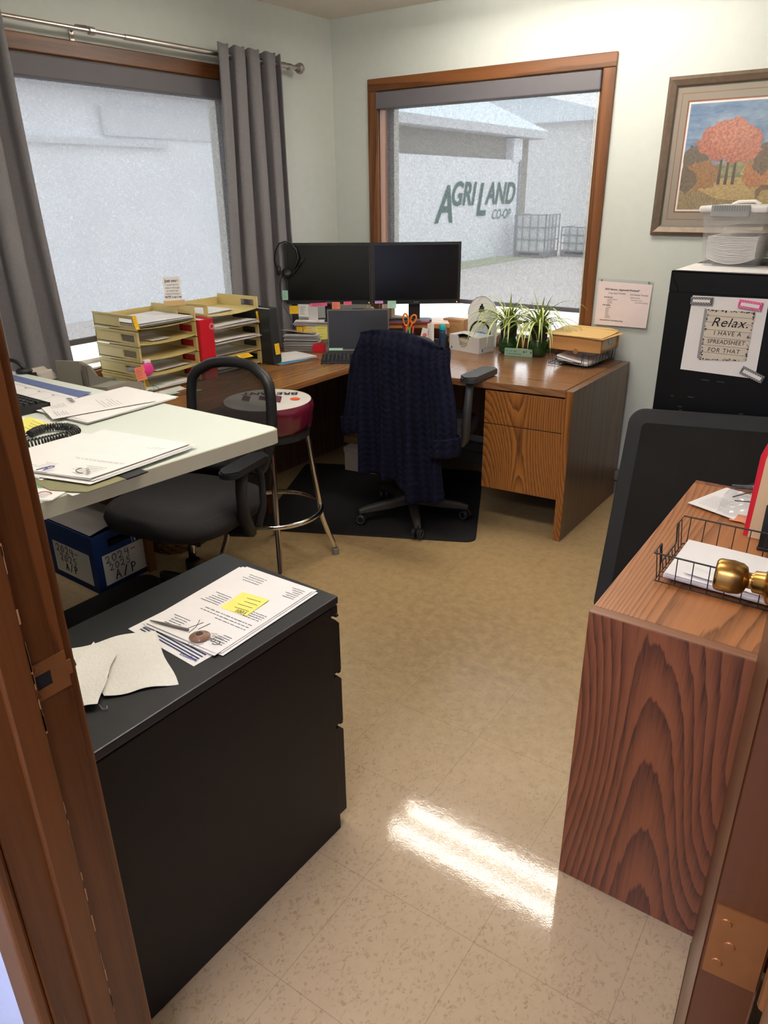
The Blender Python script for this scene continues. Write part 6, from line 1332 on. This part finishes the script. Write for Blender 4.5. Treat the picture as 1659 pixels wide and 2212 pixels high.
cdt = Matrix(((.81, -.58, 0, .862), (.58, .81, 0, -.36), (0, 0, 1, DZT), (0, 0, 0, 1)))
o = tag(MB().box(-.022, .022, -.0006, .0006, .06, .125, mat=cdt @ Matrix.Rotation(.22, 4, 'Y')).build('card', WHITE, loc=(.86, -.36, DZT)), 'small white card with a red print propped beside the pen cup', 'card')
MB().lathe([(0, 0), (.012, 0)], cdt @ Vector((.018, -.001, .085)), 16, cdt.to_3x3() @ Matrix.Rotation(math.pi/2, 3, 'X')).build('red_print', M('pale_red_print', (214, 110, 104), .7), o)
o = tag(MB().box(.034, .070, -.0006, .0006, .04, .148, mat=cdt).build('receipt', WHITE, loc=(.90, -.33, DZT)), 'long white receipt propped beside the pen cup, nearer the bottle', 'receipt')
m = MB(); scribble(m, cdt @ Vector((.036, -.001, .05)), (.81, .58, 0), Z, .033, .09, 8, th=.0012, seed=9, nrm=(.58, -.81, 0)); m.build('printed_text', INK, o)
tag(MB().box(-.04, .10, .0, .02, .001, .06, .002, mat=cdt @ Matrix.Translation((0, .012, 0))).build('card_holder', BLACK, loc=(.88, -.34, DZT)), 'black card holder behind the pen cup', 'card holder')
tag(MB().lathe([(0, 0), (.028, 0), (.03, .01), (.018, .04), (.022, .06), (.01, .075), (0, .076)], (.925, -.21, DZT+.0005), 18).build('ornament', BLACK, loc=(.925, -.21, DZT), smooth=True), 'small black round-topped ornament beside the slim bottle', 'ornament')

# ================================================================== ON THE BACK WALL
nt = thing('wall_notice', 'pinkish printed product notice in a clear sleeve pinned beside the window', 'notice', (1.845, -.003, 1.01))
MB().quad((1.712, -.004, 1.118), (1.712, -.012, .900), (1.982, -.016, .903), (1.984, -.004, 1.112)).build('sheet', M('notice_pink', (232, 216, 214), .6), nt, solid=.0008)
MB().quad((1.703, -.0035, 1.132), (1.703, -.0045, 1.118), (1.990, -.0045, 1.112), (1.990, -.0035, 1.128)).build('clear_sleeve', CLEARP, nt)
for x in (1.725, 1.965): MB().lathe([(0, .003), (.004, .0025), (.005, 0)], (x, -.0045, 1.122), 12, Matrix.Rotation(math.pi/2, 3, 'X')).build('pin', NICKEL, nt)
def ny(z): return -.004-(1.118-z)*.0385-.0012
def ntx(b, sz, x, z, al='LEFT', bold=0): text(b, sz, (x, ny(z)-.0005, z), (1, -.01, 0), (0, .035, 1), INK, nt, 'notice_lettering', al, bold=bold)
ntx('2025 Secure - Approved Products*', .0125, 1.748, 1.076, bold=.0003); ntx('Crop Input Transfer', .011, 1.768, 1.058); ntx('Full Service Transfer', .011, 1.880, 1.056)
ntx('Seed Brands', .009, 1.748, 1.038, bold=.0002); ntx('CPP Brands', .009, 1.744, .998, bold=.0002); ntx('Advanced Acre Prescription Fees', .009, 1.738, .924, bold=.0002)
for k, s_ in enumerate(('Bulk Fertilizer', 'Application costs', 'Services like Soil Sampling')): ntx('. '+s_, .0085, 1.880, 1.042-.011*k)
for k, s_ in enumerate(('Dekalb, Asgrow', 'Brevant', 'Croplan', 'NK')): ntx('. '+s_, .0075, 1.765, 1.029-.0085*k)
for k, s_ in enumerate(('Corteva', 'BASF', 'Bayer', 'FMC', 'Valent', 'Syngenta', 'WinField')): ntx('. '+s_, .0075, 1.760, .988-.0085*k)
# framed picture
pic = thing('framed_picture', 'framed autumn landscape print with a red tree above the tall cabinet', 'picture', (2.33, -.01, 1.67))
fx0, fx1, fz0_, fz1_ = 1.943, 2.70, 1.344, 2.002
FRM = M('bronze_wood_frame', (112, 96, 82), .35, metal=.25, noise=.3, nscale=50)
def ring(mb, x0, x1, z0, z1, w_, y0, y1):
    A = [(x0, z0), (x1, z0), (x1, z1), (x0, z1)]; B = [(x0+w_, z0+w_), (x1-w_, z0+w_), (x1-w_, z1-w_), (x0+w_, z1-w_)]
    va = [mb.b.verts.new((x, y0, z)) for x, z in A]; vb = [mb.b.verts.new((x, y1, z)) for x, z in B]; vc = [mb.b.verts.new((x, -.0005, z)) for x, z in A]
    for k in range(4): mb.b.faces.new((va[k], va[(k+1) % 4], vb[(k+1) % 4], vb[k])); mb.b.faces.new((va[k], vc[k], vc[(k+1) % 4], va[(k+1) % 4]))
m = MB(); ring(m, fx0, fx1, fz0_, fz1_, .014, -.018, -.026); ring(m, fx0+.014, fx1-.014, fz0_+.014, fz1_-.014, .022, -.026, -.016); m.build('frame', FRM, pic)
m = MB(); ring(m, fx0+.036, fx1-.036, fz0_+.036, fz1_-.036, .008, -.0165, -.013); m.build('inner_slip', M('dark_slip', (74, 62, 50), .4, metal=.2), pic)
MB().box(fx0+.03, fx1-.03, -.009, -.001, fz0_+.03, fz1_-.03).build('mat_board', M('taupe_mat', (150, 138, 124), .85), pic)
def lring(x0, x1, z0, z1, w_, y, nm, mt):
    m = MB()
    for q in ((x0, x1, z0, z0+w_), (x0, x1, z1-w_, z1), (x0, x0+w_, z0+w_, z1-w_), (x1-w_, x1, z0+w_, z1-w_)): m.box(q[0], q[1], y-.0006, y, q[2], q[3])
    m.build(nm, mt, pic)
RUST = M('rust_line', (140, 74, 48), .8)
lring(2.008, 2.635, 1.412, 1.934, .0025, -.009, 'mat_line', RUST); lring(2.036, 2.607, 1.442, 1.904, .008, -.009, 'inner_mat', RUST); lring(2.043, 2.60, 1.449, 1.897, .008, -.0097, 'white_bevel', WHITE)
IX0, IX1, IZ0, IZ1 = 2.05, 2.593, 1.456, 1.890
def pmat(nm, c1, c2, sc, ax='n'):
    if nm in MATS: return MATS[nm]
    m = bpy.data.materials.new(nm); m.use_nodes = True; nt_ = m.node_tree; N, L, p = nodes(m); tc = N.new('ShaderNodeTexCoord'); mp = N.new('ShaderNodeMapping'); mp.inputs['Scale'].default_value = sc
    nz = N.new('ShaderNodeTexNoise'); nz.inputs['Scale'].default_value = 1; nz.inputs['Detail'].default_value = 6; nz.inputs['Roughness'].default_value = .7; L.new(tc.outputs['Object'], mp.inputs[0]); L.new(mp.outputs[0], nz.inputs['Vector'])
    rp = N.new('ShaderNodeValToRGB'); rp.color_ramp.elements[0].position = .35; rp.color_ramp.elements[1].position = .65; rp.color_ramp.elements[0].color = srgb(*c1); rp.color_ramp.elements[1].color = srgb(*c2); L.new(nz.outputs['Fac'], rp.inputs[0]); L.new(rp.outputs[0], p.inputs['Base Color']); p.inputs['Roughness'].default_value = .8; MATS[nm] = m; return m
art = MB(); art.box(IX0, IX1, -.0102, -.0098, IZ0, IZ1); art = art.build('print', pmat('print_sky', (70, 104, 150), (150, 172, 196), (5, 5, 14)), pic)
LV = [0]
def shape(pts, nm, c1, c2, sc=(90, 90, 90)):
    LV[0] += 1; y = -.0102-LV[0]*.00012; pts = [(min(IX1, max(IX0, x)), min(IZ1, max(IZ0, z))) for x, z in pts]
    MB().quad(*[(x, y, z) for x, z in pts]).build(nm, pmat('print_'+nm+str(c1[0]), c1, c2, sc), art)
def blob(cx, cz, rx, rz, nm, c1, c2, sd, sc=(90, 90, 90), k=.16):
    rnd = random.Random(sd); n = 40; f = [rnd.uniform(0, 6) for _ in range(4)]
    shape([(cx+rx*math.cos(a)*(1+k*.5*math.sin(5*a+f[0])+k*.4*math.sin(11*a+f[1])+k*.3*math.sin(23*a+f[2])), cz+rz*math.sin(a)*(1+k*.5*math.sin(6*a+f[3])+k*.4*math.sin(13*a+f[0])+k*.3*math.sin(19*a+f[1]))) for a in [6.2832*j/n for j in range(n)]], nm, c1, c2, sc)
shape([(IX0, 1.62), (2.30, 1.66), (2.36, 1.70), (2.46, 1.715), (IX1, 1.70), (IX1, 1.55), (IX0, 1.55)], 'hills', (96, 104, 84), (168, 160, 110), (20, 20, 60))
shape([(2.32, 1.64), (IX1, 1.665), (IX1, 1.60), (2.3, 1.60)], 'far_field', (176, 158, 92), (206, 190, 120), (30, 10, 80))
shape([(IX0, 1.60), (2.2, 1.585), (IX1, 1.60), (IX1, IZ0), (IX0, IZ0)], 'meadow', (150, 124, 78), (206, 176, 112), (60, 60, 160))
shape([(IX0, 1.53), (2.12, 1.545), (2.22, 1.50), (2.4, 1.49), (2.42, IZ0), (IX0, IZ0)], 'grass', (104, 88, 62), (172, 146, 104), (160, 60, 50))
blob(2.10, 1.655, .055, .07, 'brush', (82, 74, 66), (120, 102, 84), 1); blob(2.14, 1.60, .075, .06, 'bush', (122, 84, 52), (176, 126, 78), 2); blob(2.07, 1.58, .05, .05, 'thicket', (78, 66, 54), (122, 98, 76), 3)
blob(2.37, 1.60, .06, .055, 'bush', (150, 92, 54), (200, 134, 84), 4); blob(2.385, 1.66, .04, .06, 'thicket', (84, 70, 60), (130, 98, 78), 8)
for q in ((2.215, 1.60), (2.245, 1.60), (2.275, 1.60)): shape([(q[0]-.007, q[1]-.04), (q[0]+.007, q[1]-.04), (q[0]+.004, q[1]+.08), (q[0]-.004, q[1]+.08)], 'trunk', (70, 50, 42), (100, 74, 60))
blob(2.205, 1.735, .10, .075, 'crown', (140, 74, 60), (202, 126, 106), 5); blob(2.285, 1.72, .09, .075, 'crown', (146, 78, 62), (208, 132, 110), 6); blob(2.24, 1.765, .085, .06, 'crown', (152, 84, 68), (214, 142, 120), 7)
shape([(2.375, 1.535), (2.395, 1.555), (2.43, 1.557), (2.445, 1.575), (2.452, 1.60), (2.462, 1.602), (2.458, 1.575), (2.45, 1.55), (2.448, 1.505), (2.444, 1.505), (2.438, 1.54), (2.40, 1.535), (2.385, 1.50), (2.38, 1.50)], 'deer', (110, 78, 50), (140, 104, 68))
MB().box(fx0+.04, fx1-.04, -.0135, -.013, fz0_+.04, fz1_-.04).build('picture_glass', glass_mat('picture_glass', gl=.07), pic)
